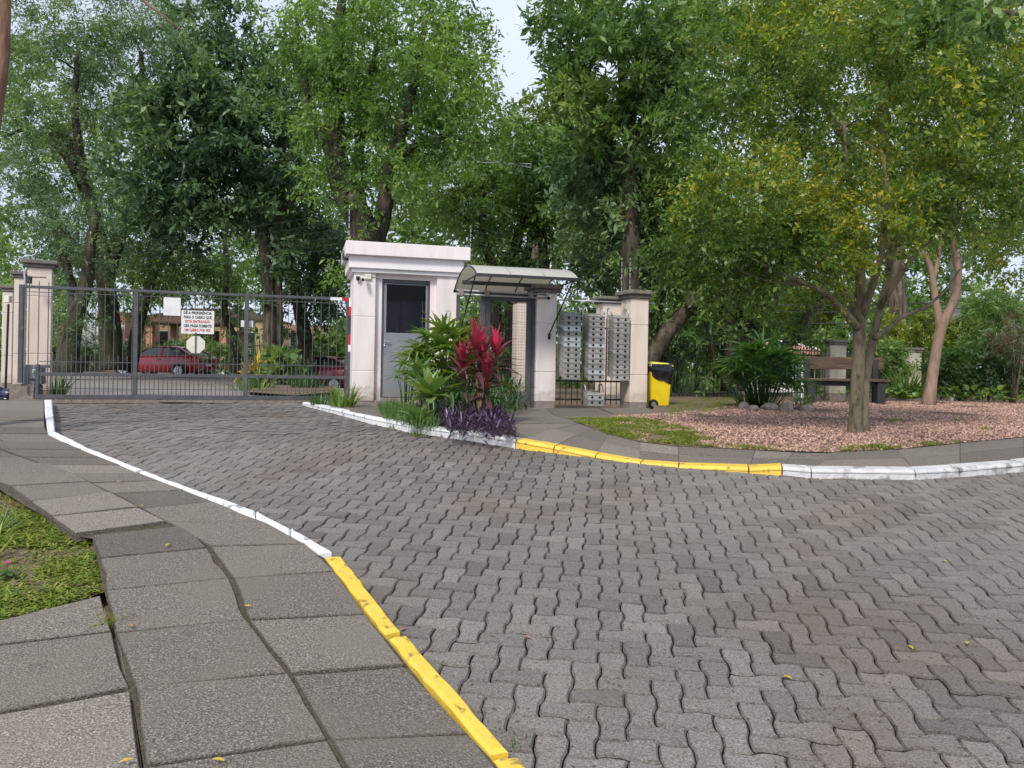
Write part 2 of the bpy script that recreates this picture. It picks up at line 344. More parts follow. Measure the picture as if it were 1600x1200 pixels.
M['lf_palm_dark'] = leafmat('dark_lady_palm_leaf', [(0.0338, 0.0929, 0.0338), (0.0676, 0.1605, 0.0507), (0.1183, 0.2366, 0.0676), (0.2028, 0.3042, 0.0845)], 0.3)
M['lf_agave'] = leafmat('agave_leaf', [(0.08, 0.152, 0.0528), (0.136, 0.24, 0.0704), (0.2, 0.304, 0.0792), (0.336, 0.336, 0.0704)], 0.25)
M['lf_red'] = leafmat('red_cordyline_leaf', [(0.13,0.06,0.075),(0.19,0.045,0.065),(0.30,0.03,0.065),(0.72,0.05,0.14)], 0.3)
M['lf_purple'] = leafmat('purple_creeper_leaf', [(0.030,0.018,0.045),(0.055,0.03,0.075),(0.09,0.05,0.11),(0.14,0.09,0.16)], 0.2)
M['lf_grass'] = leafmat('lawn_grass', [(0.10,0.14,0.02),(0.17,0.24,0.03),(0.26,0.34,0.045),(0.40,0.38,0.09)], 0.35)
M['lf_iris'] = leafmat('strap_leaf_green', [(0.03,0.08,0.02),(0.055,0.13,0.03),(0.10,0.20,0.045),(0.17,0.27,0.06)], 0.3)
M['lf_dry'] = leafmat('yellow_fallen_leaf', [(0.45,0.30,0.05),(0.60,0.45,0.05),(0.35,0.20,0.10),(0.5,0.25,0.15)], 0.1)
M['lf_pink'] = leafmat('pink_petal', [(0.6,0.05,0.3),(0.75,0.08,0.4)], 0.3)
M['dead'] = leafmat('dry_brown_leaf', [(0.10,0.06,0.035),(0.17,0.10,0.06),(0.24,0.15,0.09)], 0.1)

M['canopy'] = leafmat('frosted_canopy_sheet', [(0.80,0.80,0.77),(0.80,0.80,0.77)], 0.5, 0.3)
M['canopy'].node_tree.nodes['Vector Math'].inputs[1].default_value = (0.95, 0.93, 0.85)
M['stone_beige'] = mat('beige_weathered_render', (0.56,0.52,0.43), (0.44,0.40,0.32), rough=0.9, scale=4, bump=0.4, bscale=50, blotch=0.6, bl_scale=3, bl_col=(0.17,0.15,0.11))
M['white_worn'] = mat('worn_white_kerb_paint', (0.66,0.66,0.67), (0.52,0.52,0.53), rough=0.7, scale=8, detail=7, bump=0.8, bscale=40, coord='W', blotch=0.85, bl_scale=7, bl_col=(0.20,0.19,0.18), bl_lo=0.54, bl_hi=0.66)
# ------------------------------------------------------------------ the ground and the paving
def in_poly(x, y, poly):
    c = False; n = len(poly)
    for i in range(n):
        x1, y1 = poly[i]; x2, y2 = poly[(i+1) % n]
        if (y1 > y) != (y2 > y) and x < (x2 - x1) * (y - y1) / (y2 - y1) + x1: c = not c
    return c
def resample(pts, step):
    pts = [Vector(p) for p in pts]; out = [pts[0].copy()]; 
    for a, b in zip(pts[:-1], pts[1:]):
        n = max(1, int((b - a).length / step))
        for i in range(1, n + 1): out.append(a.lerp(b, i / n))
    return out
def sheet(name, xs, ys, off, m, test=None):
    b = MB(); idx = {}
    for j, y in enumerate(ys):
        for i, x in enumerate(xs):
            b.v.append((x, y, gz(x, y) + off))
    nx = len(xs)
    for j in range(len(ys) - 1):
        for i in range(nx - 1):
            if test and not test((xs[i] + xs[i+1]) / 2, (ys[j] + ys[j+1]) / 2): continue
            b.f.append([j*nx+i, j*nx+i+1, (j+1)*nx+i+1, (j+1)*nx+i]); b.t.append(0.5)
    o = b.build(name, m, smooth=True); o['kind'] = 'structure'; return o
ys = [-3, 0, 2, 4, 5.5] + [6.5 + 0.15 * i for i in range(16)] + [9, 10, 12, 15, 18, 21, 23, 25, 27, 29, 33, 38, 50, 80, 160, 900]
xs = [-900, -120, -40, -20, -16, -14, -13, -12, -11, -10, -8, -6, -4, -2, 0, 2, 5, 10, 20, 40, 120, 900]
sheet('ground', xs, ys, -0.05, M['soil'])
left_road_px = [(60,633),(82,633),(87,677),(141,702),(200,728),(260,751),(350,784),(400,802),(455,830),(522,866),(535,871),(580,928),(627,989),(715,1096),(797,1178),(833,1204),(880,1262)]
right_road_px = [(2050,691),(1850,707),(1720,723),(1600,739),(1500,746),(1430,750),(1268,748),(1222,743),(1170,740),(1060,731),(1000,727),(905,713),(805,701),(713,686),(638,675),(580,663),(520,646),(472,634),(470,630)]
left_road = [G(*p) for p in left_road_px]; right_road = [G(*p) for p in right_road_px]
bl = left_road[-1]
road_poly = [(p.x, p.y) for p in left_road] + [(bl.x + 0.35, 1.7), (12, 1.7), (12, right_road[0].y + 0.9)] + [(p.x, p.y) for p in right_road]
fine = [1.5 + 0.2 * i for i in range(72)]
road = sheet('road', [-9 + 0.2 * i for i in range(110)], fine, -0.026, M['road_bed'], lambda x, y: in_poly(x, y, road_poly) or in_poly(x, y + 0.15, road_poly) or in_poly(x + 0.15, y, road_poly) or in_poly(x - 0.15, y, road_poly) or in_poly(x, y - 0.15, road_poly))
# interlocking pavers laid in herringbone, every one with its own edges
U = 0.107
PA = math.radians(-7)
def dv(t, sgn):         # zigzag edge
    t = t % 1.0
    k = min(1, t / 0.22) if t < 0.5 else min(1, (1 - t) / 0.22)
    return 0.0105 * k * sgn
def hline(x, j):        # y of horizontal grid line j at x (unit coords)
    i = math.floor(x); return j * U + dv(x, 1 if (i + j) % 2 == 0 else -1)
def vline(y, i):
    j = math.floor(y); return i * U + 0.72 * dv(y, -1 if (i + j) % 2 == 0 else 1)
TS = [0.0, 0.22, 0.78]
def paver_outline(i, j, horiz):
    nx_, ny_ = (2, 1) if horiz else (1, 2)
    pts = []
    for a in range(nx_):
        for t in TS: pts.append(((i + a + t) * U, hline(i + a + t + 1e-6, j)))
    for b_ in range(ny_):
        for t in TS: pts.append((vline(j + b_ + t + 1e-6, i + nx_), (j + b_ + t) * U))
    for a in range(nx_ - 1, -1, -1):
        for t in TS: pts.append(((i + a + 1 - t) * U, hline(i + a + 1 - t - 1e-6, j + ny_)))
    for b_ in range(ny_ - 1, -1, -1):
        for t in TS: pts.append((vline(j + b_ + 1 - t - 1e-6, i), (j + b_ + 1 - t) * U))
    return pts
def inset(pts, d):
    n = len(pts); out = []
    for k in range(n):
        p0, p1, p2 = Vector(pts[k-1]), Vector(pts[k]), Vector(pts[(k+1) % n])
        a = (p1 - p0); b_ = (p2 - p1)
        if a.length < 1e-9: a = b_
        if b_.length < 1e-9: b_ = a
        a.normalize(); b_.normalize()
        nrm = Vector((-a.y - b_.y, a.x + b_.x))
        l = nrm.length
        nrm = nrm / l if l > 1e-6 else Vector((-a.y, a.x))
        sc = 1 / max(0.5, nrm.dot(Vector((-a.y, a.x))))
        out.append((p1 + nrm * d * sc))
    return out
pc, ps = math.cos(PA), math.sin(PA)
def p2w(x, y): return (x * pc - y * ps, x * ps + y * pc)
# gentle settling of the road in patches
def settle(x, y): return 0.010 * mnoise.noise(Vector((x * 0.7, y * 0.7, 3.1)))
cells = []
for j in range(8, 160):
    for i in range(-130, 150):
        r = (i - j) % 4
        if r == 0: cells.append((i, j, True))
        elif r == 3: cells.append((i, j, False))
pav = []
for (i, j, h) in cells:
    cx_, cy_ = ((i + 1) * U, (j + 0.5) * U) if h else ((i + 0.5) * U, (j + 1) * U)
    x, y = p2w(cx_, cy_)
    if y < 1.9 or y > 14.0: continue
    if abs(x) > y * 0.8 + 1.8: continue
    if not any(in_poly(x + q, y + q2, road_poly) for q, q2 in ((0, 0), (.15, 0), (-.15, 0), (0, -.15), (.1, .1), (.1, -.1))): continue
    pav.append((y, x, i, j, h))
pav.sort()
def paver_geo(b, rec, origin=None):
    y0, x0, i, j, h = rec
    rr = random.Random(i * 7919 + j)
    o = paver_outline(i, j, h)
    near = y0 < 8.0
    o = [(q[0] + rr.uniform(-.0012, .0012), q[1] + rr.uniform(-.0012, .0012)) for q in o]; ring0 = inset(o, (0.0017 if near else 0.0034) + rr.random() * 0.0014); ring1 = inset(o, 0.0078 + rr.random() * 0.003) if near else None
    tz = rr.uniform(-0.003, 0.003); tx, ty = rr.uniform(-0.025, 0.025), rr.uniform(-0.02, 0.02)
    ox, oy, oz = origin if origin else (0, 0, 0)
    def put(q, dz):
        X, Y = p2w(q[0], q[1])
        z = gz(X, Y) + settle(x0, y0) + tz + (X - x0) * tx + (Y - y0) * ty + dz
        return (X - ox, Y - oy, z - oz)
    tint = rr.gauss(0.5, 0.22) + 0.5 * mnoise.noise(Vector((x0 * 0.5, y0 * 0.5, 0.3)))
    tint = min(1, max(0, tint)); n = len(o)
    vs = [put(q, -0.045) for q in ring0]
    vs += [put(q, -0.009 if near else 0) for q in ring0]; fs = [(k, (k+1) % n, n + (k+1) % n, n + k) for k in range(n)]
    if near:
        vs += [put(q, 0) for q in ring1]
        fs += [(n + k, n + (k+1) % n, 2*n + (k+1) % n, 2*n + k) for k in range(n)]
        fs.append(tuple(2*n + k for k in range(n)))
    else: fs.append(tuple(n + k for k in range(n)))
    b.add(vs, fs, tint)
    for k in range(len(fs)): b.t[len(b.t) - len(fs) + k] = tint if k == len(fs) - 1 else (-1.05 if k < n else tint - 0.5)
def px_of(x, y, z):
    u = F * x / y; v = -(z - CZ) / y * F
    return CX + u * math.cos(ROLL) - v * math.sin(ROLL), CY + u * math.sin(ROLL) + v * math.cos(ROLL)
cnt = 0; rest = MB()
for rec in pav:
    px, py = px_of(rec[1], rec[0], gz(rec[1], rec[0]))
    if cnt < 300 and -30 < px < 1630 and py < 1215:
        org = (rec[1], rec[0], gz(rec[1], rec[0])); b = MB(); paver_geo(b, rec, org)
        o = b.build('paver', M['paver'], road); o.location = org; cnt += 1
    else: paver_geo(rest, rec)
o = rest.build('pavers', M['paver'], road); o['kind'] = 'stuff'

# ---- slabs and kerbs
def slab(quad, top, thick, m, parent, name='slab', gap=0.007, tint=None, bev=0.004, jig=0.004):
    """quad: ground points in order; top: height over the road surface"""
    c = sum((Vector((q.x, q.y, 0)) for q in quad), Vector()) / len(quad)
    tn = RND.gauss(0.5, 0.25) if tint is None else tint; tn = min(1, max(0, tn))
    tz = RND.uniform(-jig, jig); tx, ty = RND.uniform(-0.01, 0.01), RND.uniform(-0.01, 0.01)
    q2 = [(q.x, q.y) for q in quad]
    area = sum(q2[i][0] * q2[(i+1) % len(q2)][1] - q2[(i+1) % len(q2)][0] * q2[i][1] for i in range(len(q2)))
    if area < 0: q2 = q2[::-1]
    # cut long edges so the slab follows the ground bend
    q3 = []; rough_slab = name == 'slab' and c.y < 6
    for i in range(len(q2)):
        a, b_ = Vector(q2[i]), Vector(q2[(i+1) % len(q2)])
        n = max(1, int((b_ - a).length / (0.07 if name == 'kerb_stone' else 0.11)))
        jt = 0.0045 if name == 'kerb_stone' else 0.0022; far_ = 1.0 if c.y < 7 else 0.4
        for k in range(n):
            q = a.lerp(b_, k / n)
            if k: q = q + Vector((RND.uniform(-jt, jt), RND.uniform(-jt, jt))) * far_
            if rough_slab and k and RND.random() < 0.04: q = q + (Vector((c.x, c.y)) - q).normalized() * RND.uniform(0.006, 0.014)
            q3.append(q)
    cz = gz(c.x, c.y) + top
    def put(p, dz):
        tp = top(p) if callable(top) else top
        return (p.x - c.x, p.y - c.y, gz(p.x, p.y) + top + tz + (p.x - c.x) * tx + (p.y - c.y) * ty + dz - cz)
    r0 = inset(q3, gap); r1 = inset(q3, gap + bev); n = len(q3); b = MB()
    vs = [put(p, -thick) for p in r0] + [put(p, -bev) for p in r0] + [put(p, 0) for p in r1]
    fs = [(k, (k+1) % n, n + (k+1) % n, n + k) for k in range(n)] + [(n + k, n + (k+1) % n, 2*n + (k+1) % n, 2*n + k) for k in range(n)]
    fs += [tuple(2*n + k for k in range(n)), tuple(range(n))[::-1]]
    b.add(vs, fs, tn)
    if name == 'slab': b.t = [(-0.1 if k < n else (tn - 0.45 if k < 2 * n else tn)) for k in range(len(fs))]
    o = b.build(name, m, parent); o.location = (c.x, c.y, cz); return o
PT = 0.095        # pavement top over the road
def Q(*px): return [G(a, b_, PT) for a, b_ in px]
# left pavement: bed and slabs
lp_out = [(69,624),(71,672),(78,680),(127,701),(187,725),(250,750),(325,779),(400,809),(453,835),(497,862),(507,868),(567,953),(600,990),(607,997),(683,1093),(765,1177),(783,1200),(830,1262)]
lpp = [G(a, b, PT) for a, b in lp_out]
b = MB()
def ribbon(b, A, B, off, down=0.12):
    for k in range(len(A) - 1):
        n = len(b.v); quad = [A[k], A[k+1], B[k+1], B[k]]
        b.v += [(q.x, q.y, gz(q.x, q.y) + off) for q in quad]; b.f.append([n, n+1, n+2, n+3]); b.t.append(0.5)
bed_px_l = [(-260,624),(-260,672),(-200,680),(-160,701),(-110,725),(-60,745),(0,762),(38,786),(78,808),(112,833),(146,838),(157,893),(166,930),(181,990),(196,1072),(208,1090),(226,1200),(232,1262)]
bp = [G(a, c, PT) for a, c in bed_px_l]
ribbon(b, lpp, bp, PT - 0.014)
ribbon(b, Q((181,990),(208,1090),(232,1262)), Q((-260,1035),(-330,1150),(-420,1262)), PT - 0.02)
left_pav = b.build('pavement', M['bed']); left_pav['kind'] = 'structure'
# right column of slabs, between the long joint and the kerb
jr = [(107,740),(142,754),(175,770),(220,794),(263,816),(328,854),(364,904),(388,968),(454,1052),(516,1155),(580,1262)]
kr = [(218,738),(250,750),(290,765),(335,783),(412,814),(480,851),(524,893),(573,960),(634,1040),(735,1145),(830,1262)]
for k in range(len(jr) - 1):
    slab(Q(jr[k], jr[k+1], kr[k+1], kr[k]), PT, 0.05, M['slab'], left_pav)
# left column, far block (its near corner overhangs the lawn)
jl = [(0,712),(75,725),(107,739),(140,754),(172,771),(217,795),(260,816)]
el = [(-130,716),(-75,729),(-30,747),(15,762),(47,785),(80,809),(117,836)]
for k in range(1, len(jl) - 1):
    slab(Q(jl[k], jl[k+1], el[k+1], el[k]), PT + 0.012, 0.055, M['slab'], left_pav, tint=[0.5,0.55,0.5,0.85,0.95,0.8][k-1])
# left column, near block
jn = [(290,820),(325,855),(359,902),(386,967),(452,1051),(514,1154),(576,1262)]
en = [(143,837),(155,872),(165,922),(180,988),(211,1074),(226,1198),(232,1262)]
for k in range(len(jn) - 1):
    slab(Q(jn[k], jn[k+1], en[k+1], en[k]), PT, 0.05, M['slab'], left_pav, tint=[0.1,0.45,0.5,0.4,0.45,0.4][k])
# narrow filler strip between the blocks and the far-left slabs
slab(Q((180,992),(192,1010),(205,1070),(196,1072)), PT - 0.015, 0.04, M['slab'], left_pav, tint=0.2)
for q in ([(-260,1030),(159,929),(176,985),(-260,1034)], [(-260,1036),(177,986),(190,1040),(205,1072),(-260,1156)], [(-260,1158),(206,1075),(222,1196),(-260,1290)]):
    slab(Q(*q), PT - 0.004, 0.05, M['slab'], left_pav)
# rows beyond, up to the gate
rows = [626,633,640,648,657,667,678,690,702,714,726,740]
def xe(y):       # kerb edge x at pixel row y
    pts = [(624,69),(672,71),(680,78),(701,127),(725,187),(740,222)]
    for (a, xa), (c, xc) in zip(pts[:-1], pts[1:]):
        if y <= c: return xa + (xc - xa) * (y - a) / (c - a)
    return pts[-1][1]
def xj(y): return -160 + (y - 626) * 2.0 if y < 690 else -32 + (y - 690) * 2.78
for y0, y1 in zip(rows[:-1], rows[1:]):
    x0, x1 = xe(y0), xe(y1)
    m0, m1 = min(xj(y0), x0 - 40), min(xj(y1), x1 - 40)
    if y1 < 692:
        h0, h1 = x0 - 92, x1 - 96
        slab(Q((h0, y0), (h1, y1), (x1, y1 - 0.01), (x0, y0)), PT, 0.05, M['slab'], left_pav)
        slab(Q((h0 - 110, y0), (h1 - 116, y1), (h1, y1), (h0, y0)), PT, 0.05, M['slab'], left_pav)
    else:
        slab(Q((m0, y0), (m1, y1), (x1, y1), (x0, y0)), PT, 0.05, M['slab'], left_pav)
        if y1 <= 726: slab(Q((m0 - 150, y0 + 3), (m1 - 150, y1 + 3), (m1, y1), (m0, y0)), PT, 0.05, M['slab'], left_pav)

def kerb(pa, pb, m, parent, w_off, top=PT + 0.004, drop=0.14, seg=1):
    """pa: road-side top edge px points, pb: pavement-side points (same count); stones between successive points"""
    A = [G(a, c, top) for a, c in pa]; B = [G(a, c, top) for a, c in pb]
    for k in range(len(A) - 1):
        mm = m if not isinstance(m, (list, tuple)) else m[k]
        a0, a1, b1, b0 = A[k], A[k+1], B[k+1], B[k]
        tp = top
        slab([a0, a1, b1, b0], tp, drop, mm, parent, name='kerb_stone', gap=0.004, bev=0.012, jig=0.004)
kr_road = [(82,624),(84,648),(87,674),(141,699),(200,724),(260,747),(350,779),(400,797),(455,824),(520,861)]
kr_pav = [(69,624),(70,648),(74,678),(128,702),(187,725),(250,750),(325,779),(400,809),(453,835),(497,863)]
left_kerb = bpy.data.objects.new('kerb', None); COL.objects.link(left_kerb); left_kerb['kind'] = 'structure'
kerb(kr_road, kr_pav, M['white_kerb'], left_kerb, 0)
kerb([(535,867),(627,983)], [(507,868),(600,989)], M['yellow_kerb'], left_kerb, 0)
kerb([(637,992),(797,1172)], [(606,996),(765,1177)], M['yellow_kerb'], left_kerb, 0)
kerb([(812,1177),(890,1265)], [(768,1180),(838,1265)], M['yellow_kerb'], left_kerb, 0)

# right kerb: front foot, and back edge of the top, with its own heights
right_kerb = bpy.data.objects.new('kerb', None); COL.objects.link(right_kerb); right_kerb['kind'] = 'structure'
def kerb2(foot, hts, m, ext=0.13):
    P = [G(*p) for p in foot]
    nrm = []
    for k in range(len(P)):
        d = (P[min(k+1, len(P)-1)] - P[max(k-1, 0)]); d.z = 0; d.normalize(); nrm.append(Vector((-d.y, d.x, 0)))
    for k in range(len(P) - 1):
        b = MB(); c = (P[k] + P[k+1]) / 2
        d = (P[k+1] - P[k]).normalized() * 0.006
        tw = RND.uniform(-0.004, 0.004)
        sec = []
        for (p, n_, h) in ((P[k] + d, nrm[k], hts[k] + tw), (P[k+1] - d, nrm[k+1], hts[k+1] - tw)):
            sec.append([Vector((q.x, q.y, gz(q.x, q.y) + z)) - c for q, z in ((p, -0.05), (p + n_ * 0.006, h - 0.02), (p + n_ * 0.022, h), (p + n_ * ext, h), (p + n_ * ext, -0.05))])
        vs = sec[0] + sec[1]; fs = [(i, i + 5, (i + 1) % 5 + 5, (i + 1) % 5) for i in range(5)] + [(0,1,2,3,4), (9,8,7,6,5)]
        b.add(vs, fs, 0.5)
        mm = m[k] if isinstance(m, list) else m
        o = b.build('kerb_stone', mm, right_kerb); o.location = c
rk = [(472,633.5),(520,646),(580,663),(638,675),(713,686),(805,701),(865,708),(930,716),(1000,726),(1060,731),(1170,740),(1222,743),(1268,748),(1431,750),(1500,746),(1600,737),(1720,722),(1850,706),(2050,690)]
hts = [0.06,0.075,0.085,0.085,0.085,0.09,0.065,0.032,0.018,0.022,0.05,0.075,0.08,0.08,0.08,0.08,0.08,0.08,0.08]
kerb2(rk, hts, [M['white_kerb']] * 5 + [M['yellow_kerb']] * 6 + [M['white_worn']] * 7)
# right pavement slabs between kerb and planting
right_pav_bed = MB()
RK = [G(*p) for p in rk]
inner_px = [(560,626),(600,640),(655,648),(700,655),(770,662),(905,661),(925,668),(950,678),(1000,690),(1060,697),(1180,703),(1240,706),(1300,707),(1400,702),(1500,692),(1600,683),(1720,668),(1850,657),(2050,646)]
IN = [G(a, c, PT) for a, c in inner_px]
for k in range(len(RK) - 1):
    n = len(right_pav_bed.v); qs = [(RK[k], hts[k]), (RK[k+1], hts[k+1]), (IN[k+1], PT), (IN[k], PT)]
    right_pav_bed.v += [(q.x, q.y, gz(q.x, q.y) + h - 0.03) for q, h in qs]; right_pav_bed.f.append([n, n+1, n+2, n+3]); right_pav_bed.t.append(0.5)
rp = right_pav_bed.build('pavement', M['bed']); rp['kind'] = 'structure'
def slab_h(quad, hs, thick, m, parent, tint=None, gap=0.004):
    """slab whose corners have their own heights"""
    c = sum((Vector((q.x, q.y, 0)) for q in quad), Vector()) / 4
    cz = gz(c.x, c.y) + sum(hs) / 4
    tn = min(1, max(0, RND.gauss(0.5, 0.22))) if tint is None else tint
    N = 4; b = MB(); top = []; tz = RND.uniform(-0.003, 0.003)
    for j in range(N + 1):
        for i in range(N + 1):
            u, v = i / N, j / N
            u2, v2 = gap + u * (1 - 2 * gap), gap + v * (1 - 2 * gap)
            p = quad[0].lerp(quad[1], u2).lerp(quad[3].lerp(quad[2], u2), v2)
            h = (hs[0] * (1-u2) + hs[1] * u2) * (1 - v2) + (hs[3] * (1-u2) + hs[2] * u2) * v2
            z = gz(p.x, p.y) + h + tz
            edge = -0.004 if i in (0, N) or j in (0, N) else 0
            b.v.append((p.x - c.x, p.y - c.y, z - cz + edge)); 
    for j in range(N):
        for i in range(N):
            a = j*(N+1)+i; b.f.append([a, a+1, a+N+2, a+N+1]); b.t.append(tn)
    rim = [i for i in range(N)] + [N + j*(N+1) for j in range(N)] + [N*(N+1) + N - i for i in range(N)] + [(N-j)*(N+1) for j in range(N)]
    n0 = len(b.v)
    for r in rim: p = b.v[r]; b.v.append((p[0], p[1], p[2] - thick))
    L_ = len(rim)
    for k in range(L_): b.f.append([rim[k], n0 + k, n0 + (k+1) % L_, rim[(k+1) % L_]]); b.t.append(tn)
    o = b.build('slab', m, parent); o.location = (c.x, c.y, cz); return o
def strip_slabs(k0, k1, rowsn, stepm, ext=0.135):
    # walk the kerb and the inner edge together
    A = []; B = []; H = []
    for k in range(k0, k1):
        n = max(1, round((RK[k+1] - RK[k]).length / stepm))
        for i in range(n):
            t = i / n; A.append(RK[k].lerp(RK[k+1], t)); B.append(IN[k].lerp(IN[k+1], t)); H.append(hts[k] * (1-t) + hts[k+1] * t)
    A.append(RK[k1]); B.append(IN[k1]); H.append(hts[k1])
    for k in range(len(A) - 1):
        w0 = (B[k] - A[k]).normalized(); w1 = (B[k+1] - A[k+1]).normalized()
        a0, a1 = A[k] + w0 * ext, A[k+1] + w1 * ext
        for r in range(rowsn):
            t0, t1 = r / rowsn, (r + 1) / rowsn
            if (a0.lerp(B[k], t0) - a0.lerp(B[k], t1)).length < 0.12: continue
            h = lambda hh, t: hh * (1 - t) + PT * t
            slab_h([a0.lerp(B[k], t0), a1.lerp(B[k+1], t0), a1.lerp(B[k+1], t1), a0.lerp(B[k], t1)], [h(H[k], t0), h(H[k+1], t0), h(H[k+1], t1), h(H[k], t1)], 0.04, M['slab'], rp)
strip_slabs(5, 18, 2, 0.8)
strip_slabs(4, 5, 2, 0.8)
strip_slabs(0, 3, 1, 0.6)
# apron of slabs in front of the foot gate and letter boxes
def flat_quad(px4, m, parent, tint=None, h=PT):
    return slab_h([G(a, c, h) for a, c in px4], [h]*4, 0.05, m, parent, tint, gap=0.008)
for q in ([(770,661),(905,660),(868,649),(735,650)], [(735,650),(868,649),(850,636),(725,637)], [(868,649),(960,647),(935,637),(850,637)],
          [(872,650),(905,660),(962,652),(958,648)], [(962,647),(1040,645),(1012,637),(938,637)], [(546,641),(600,652),(640,640),(560,633)], [(600,652),(700,656),(720,640),(640,640)]):
    flat_quad(q, M['slab'], rp)
# planting, lawn and gravel bases
def poly_sheet(name, px, h, m, kind='structure', step=0.5):
    P = [G(a, c, h) for a, c in px]
    poly = [(p.x, p.y) for p in P]
    bm = bmesh.new(); vs = [bm.verts.new((p.x, p.y, 0)) for p in P]
    f = bm.faces.new(vs); bmesh.ops.triangulate(bm, faces=[f])
    bmesh.ops.subdivide_edges(bm, edges=[e for e in bm.edges if e.calc_length() > 1.0], cuts=4, use_grid_fill=True)
    for v in bm.verts: v.co.z = gz(v.co.x, v.co.y) + h
    bmesh.ops.recalc_face_normals(bm, faces=bm.faces)
    for f in bm.faces:
        if f.normal.z < 0: f.normal_flip()
    me = bpy.data.meshes.new(name); bm.to_mesh(me); bm.free()
    o = link_mesh(name, me, m); o['kind'] = kind; return o, poly
gravel_px = [(960,660),(950,650),(1060,645),(1150,634),(1240,628),(1360,628),(1480,627),(1640,632),(2050,636),(2050,646),(1850,657),(1720,668),(1600,683),(1500,692),(1400,702),(1300,707),(1180,703),(1060,697),(1000,690)]
gravel_bed, gravel_poly = poly_sheet('gravel_bed', gravel_px, PT - 0.01, M['gravel'])
lawn_l, lawn_l_poly = poly_sheet('lawn', [(-260,800),(-60,755),(0,764),(38,788),(78,811),(118,840),(143,840),(153,872),(163,925),(0,979),(-260,1030)], 0.03, M['soil'])
lawn_r, lawn_r_poly = poly_sheet('lawn', [(868,650),(905,661),(925,668),(950,678),(1000,690),(1060,697),(1230,705),(1100,690),(1030,672),(960,656),(1040,650),(1160,640),(1240,630),(1240,612),(1040,612),(1020,640),(960,647)], PT - 0.004, M['soil'])
# driveway beyond the gate and its island
far_road = sheet('driveway', [-45 + 1.0 * i for i in range(50)], [12.6 + 0.8 * i for i in range(33)], -0.012, M['far_road'], lambda x, y: x < -1.5 - 0.05 * y + 0.0 and y > 13.0 + (x + 7.5) * 0.27)
# ------------------------------------------------------------------ buildings, gate and everything on the gate line
def frame(px, pyb, Yv=None):
    """base point on the ground for a thing whose foot shows at (px, pyb)"""
    P = G(px, pyb, 0.0) if Yv is None else W(px, pyb, Yv)
    return P
def zat(px, py, Yv): return W(px, py, Yv).z
def text_mesh(name, body, size, m, parent, loc, width=None, rot=(math.pi/2, 0, 0), bold=0.0, squeeze=1.0):
    cu = bpy.data.curves.new(name, 'FONT'); cu.body = body; cu.size = size; cu.align_x = 'CENTER'; cu.align_y = 'CENTER'
    cu.extrude = 0.0008; cu.offset = bold; cu.resolution_u = 2
    o = bpy.data.objects.new(name, cu); COL.objects.link(o)
    dg = bpy.context.evaluated_depsgraph_get()
    me = bpy.data.meshes.new_from_object(o.evaluated_get(dg)); bpy.data.objects.remove(o)
    xs_ = [v.co.x for v in me.vertices]; w0 = max(xs_) - min(xs_); cx = (max(xs_) + min(xs_)) / 2
    sx = (width / w0) if width else squeeze
    for v in me.vertices: v.co.x = (v.co.x - cx) * sx
    me.materials.clear(); o = link_mesh(name, me, m, parent); o.location = loc; o.rotation_euler = rot
    return o

# ---- guard booth
BP = frame(550, 632); BT = thing('guard_booth', 'pinkish white guard booth with a flat stepped roof and grey door, beside the sliding gate', 'guard booth', BP, ANG)
def bx(px): return along(BP, px)
def bxp(px, back):        # along-position on a line set back by 'back'
    P = Vector((BP.x - back * SA, BP.y + back * CA, 0)); return along(P, px)
xL, xR = bx(551), bx(713)
pL0, pL1 = bx(551), bx(585); jd0, jd1 = bxp(595, 0.1), bxp(670, 0.1); pR0, pR1 = bx(681), bx(713)
D = 1.3; H = 2.36
def pilaster(x0, x1, name='pilaster'):
    b = MB()
    for z0, z1 in ((0.06, 0.597), (0.607, 1.567), (1.577, H)): b.box(x0, x1, 0.0, 0.16, z0, z1)
    return b.build(name, M['stucco'], BT, bevel=0.006)
pilaster(pL0, pL1); pilaster(pR0, pR1)
b = MB(); b.box(xL + 0.01, xR - 0.01, 0.012, 0.15, -0.1, 0.07); b.build('plinth', M['plinth'], BT, bevel=0.006)
for z0, z1 in ((0.597, 0.607), (1.567, 1.577)):
    for q0, q1 in ((pL0, pL1), (pR0, pR1)): MB().box(q0 + 0.004, q1 - 0.004, 0.008, 0.15, z0, z1).build('groove', M['white'], BT)
b = MB()
b.box(pL1, jd0, 0.09, 0.20, 0.0, H); b.box(jd1, pR0, 0.09, 0.20, 0.0, H); b.box(jd0, jd1, 0.09, 0.20, 2.27, H)
b.box(xL + 0.01, xL + 0.13, 0.16, D, -0.1, H); b.box(xR - 0.13, xR - 0.01, 0.16, D, -0.1, H)
b.box(xL + 0.13, xR - 0.13, D - 0.12, D, -0.1, 0.95); b.box(xL + 0.13, xR - 0.13, D - 0.12, D, 1.98, H)
b.box(xL + 0.13, xL + 0.55, D - 0.12, D, 0.95, 1.98); b.box(xR - 0.45, xR - 0.13, D - 0.12, D, 0.95, 1.98)
b.build('wall', M['stucco'], BT)
b = MB(); b.box(xL + 0.131, xL + 0.14, 0.21, D - 0.13, 0.1, H); b.box(xR - 0.14, xR - 0.131, 0.21, D - 0.13, 0.1, H)
b.box(xL + 0.14, xR - 0.14, D - 0.135, D - 0.125, 0.1, 0.95); b.box(xL + 0.14, xR - 0.14, D - 0.135, D - 0.125, 1.98, H)
b.box(xL + 0.14, xL + 0.56, D - 0.135, D - 0.125, 0.95, 1.98); b.box(xR - 0.46, xR - 0.14, D - 0.135, D - 0.125, 0.95, 1.98)
b.box(xL + 0.14, xR - 0.14, 0.21, D - 0.14, H - 0.03, H - 0.02); b.box(xL + 0.14, xR - 0.14, 0.21, D - 0.14, 0.06, 0.08)
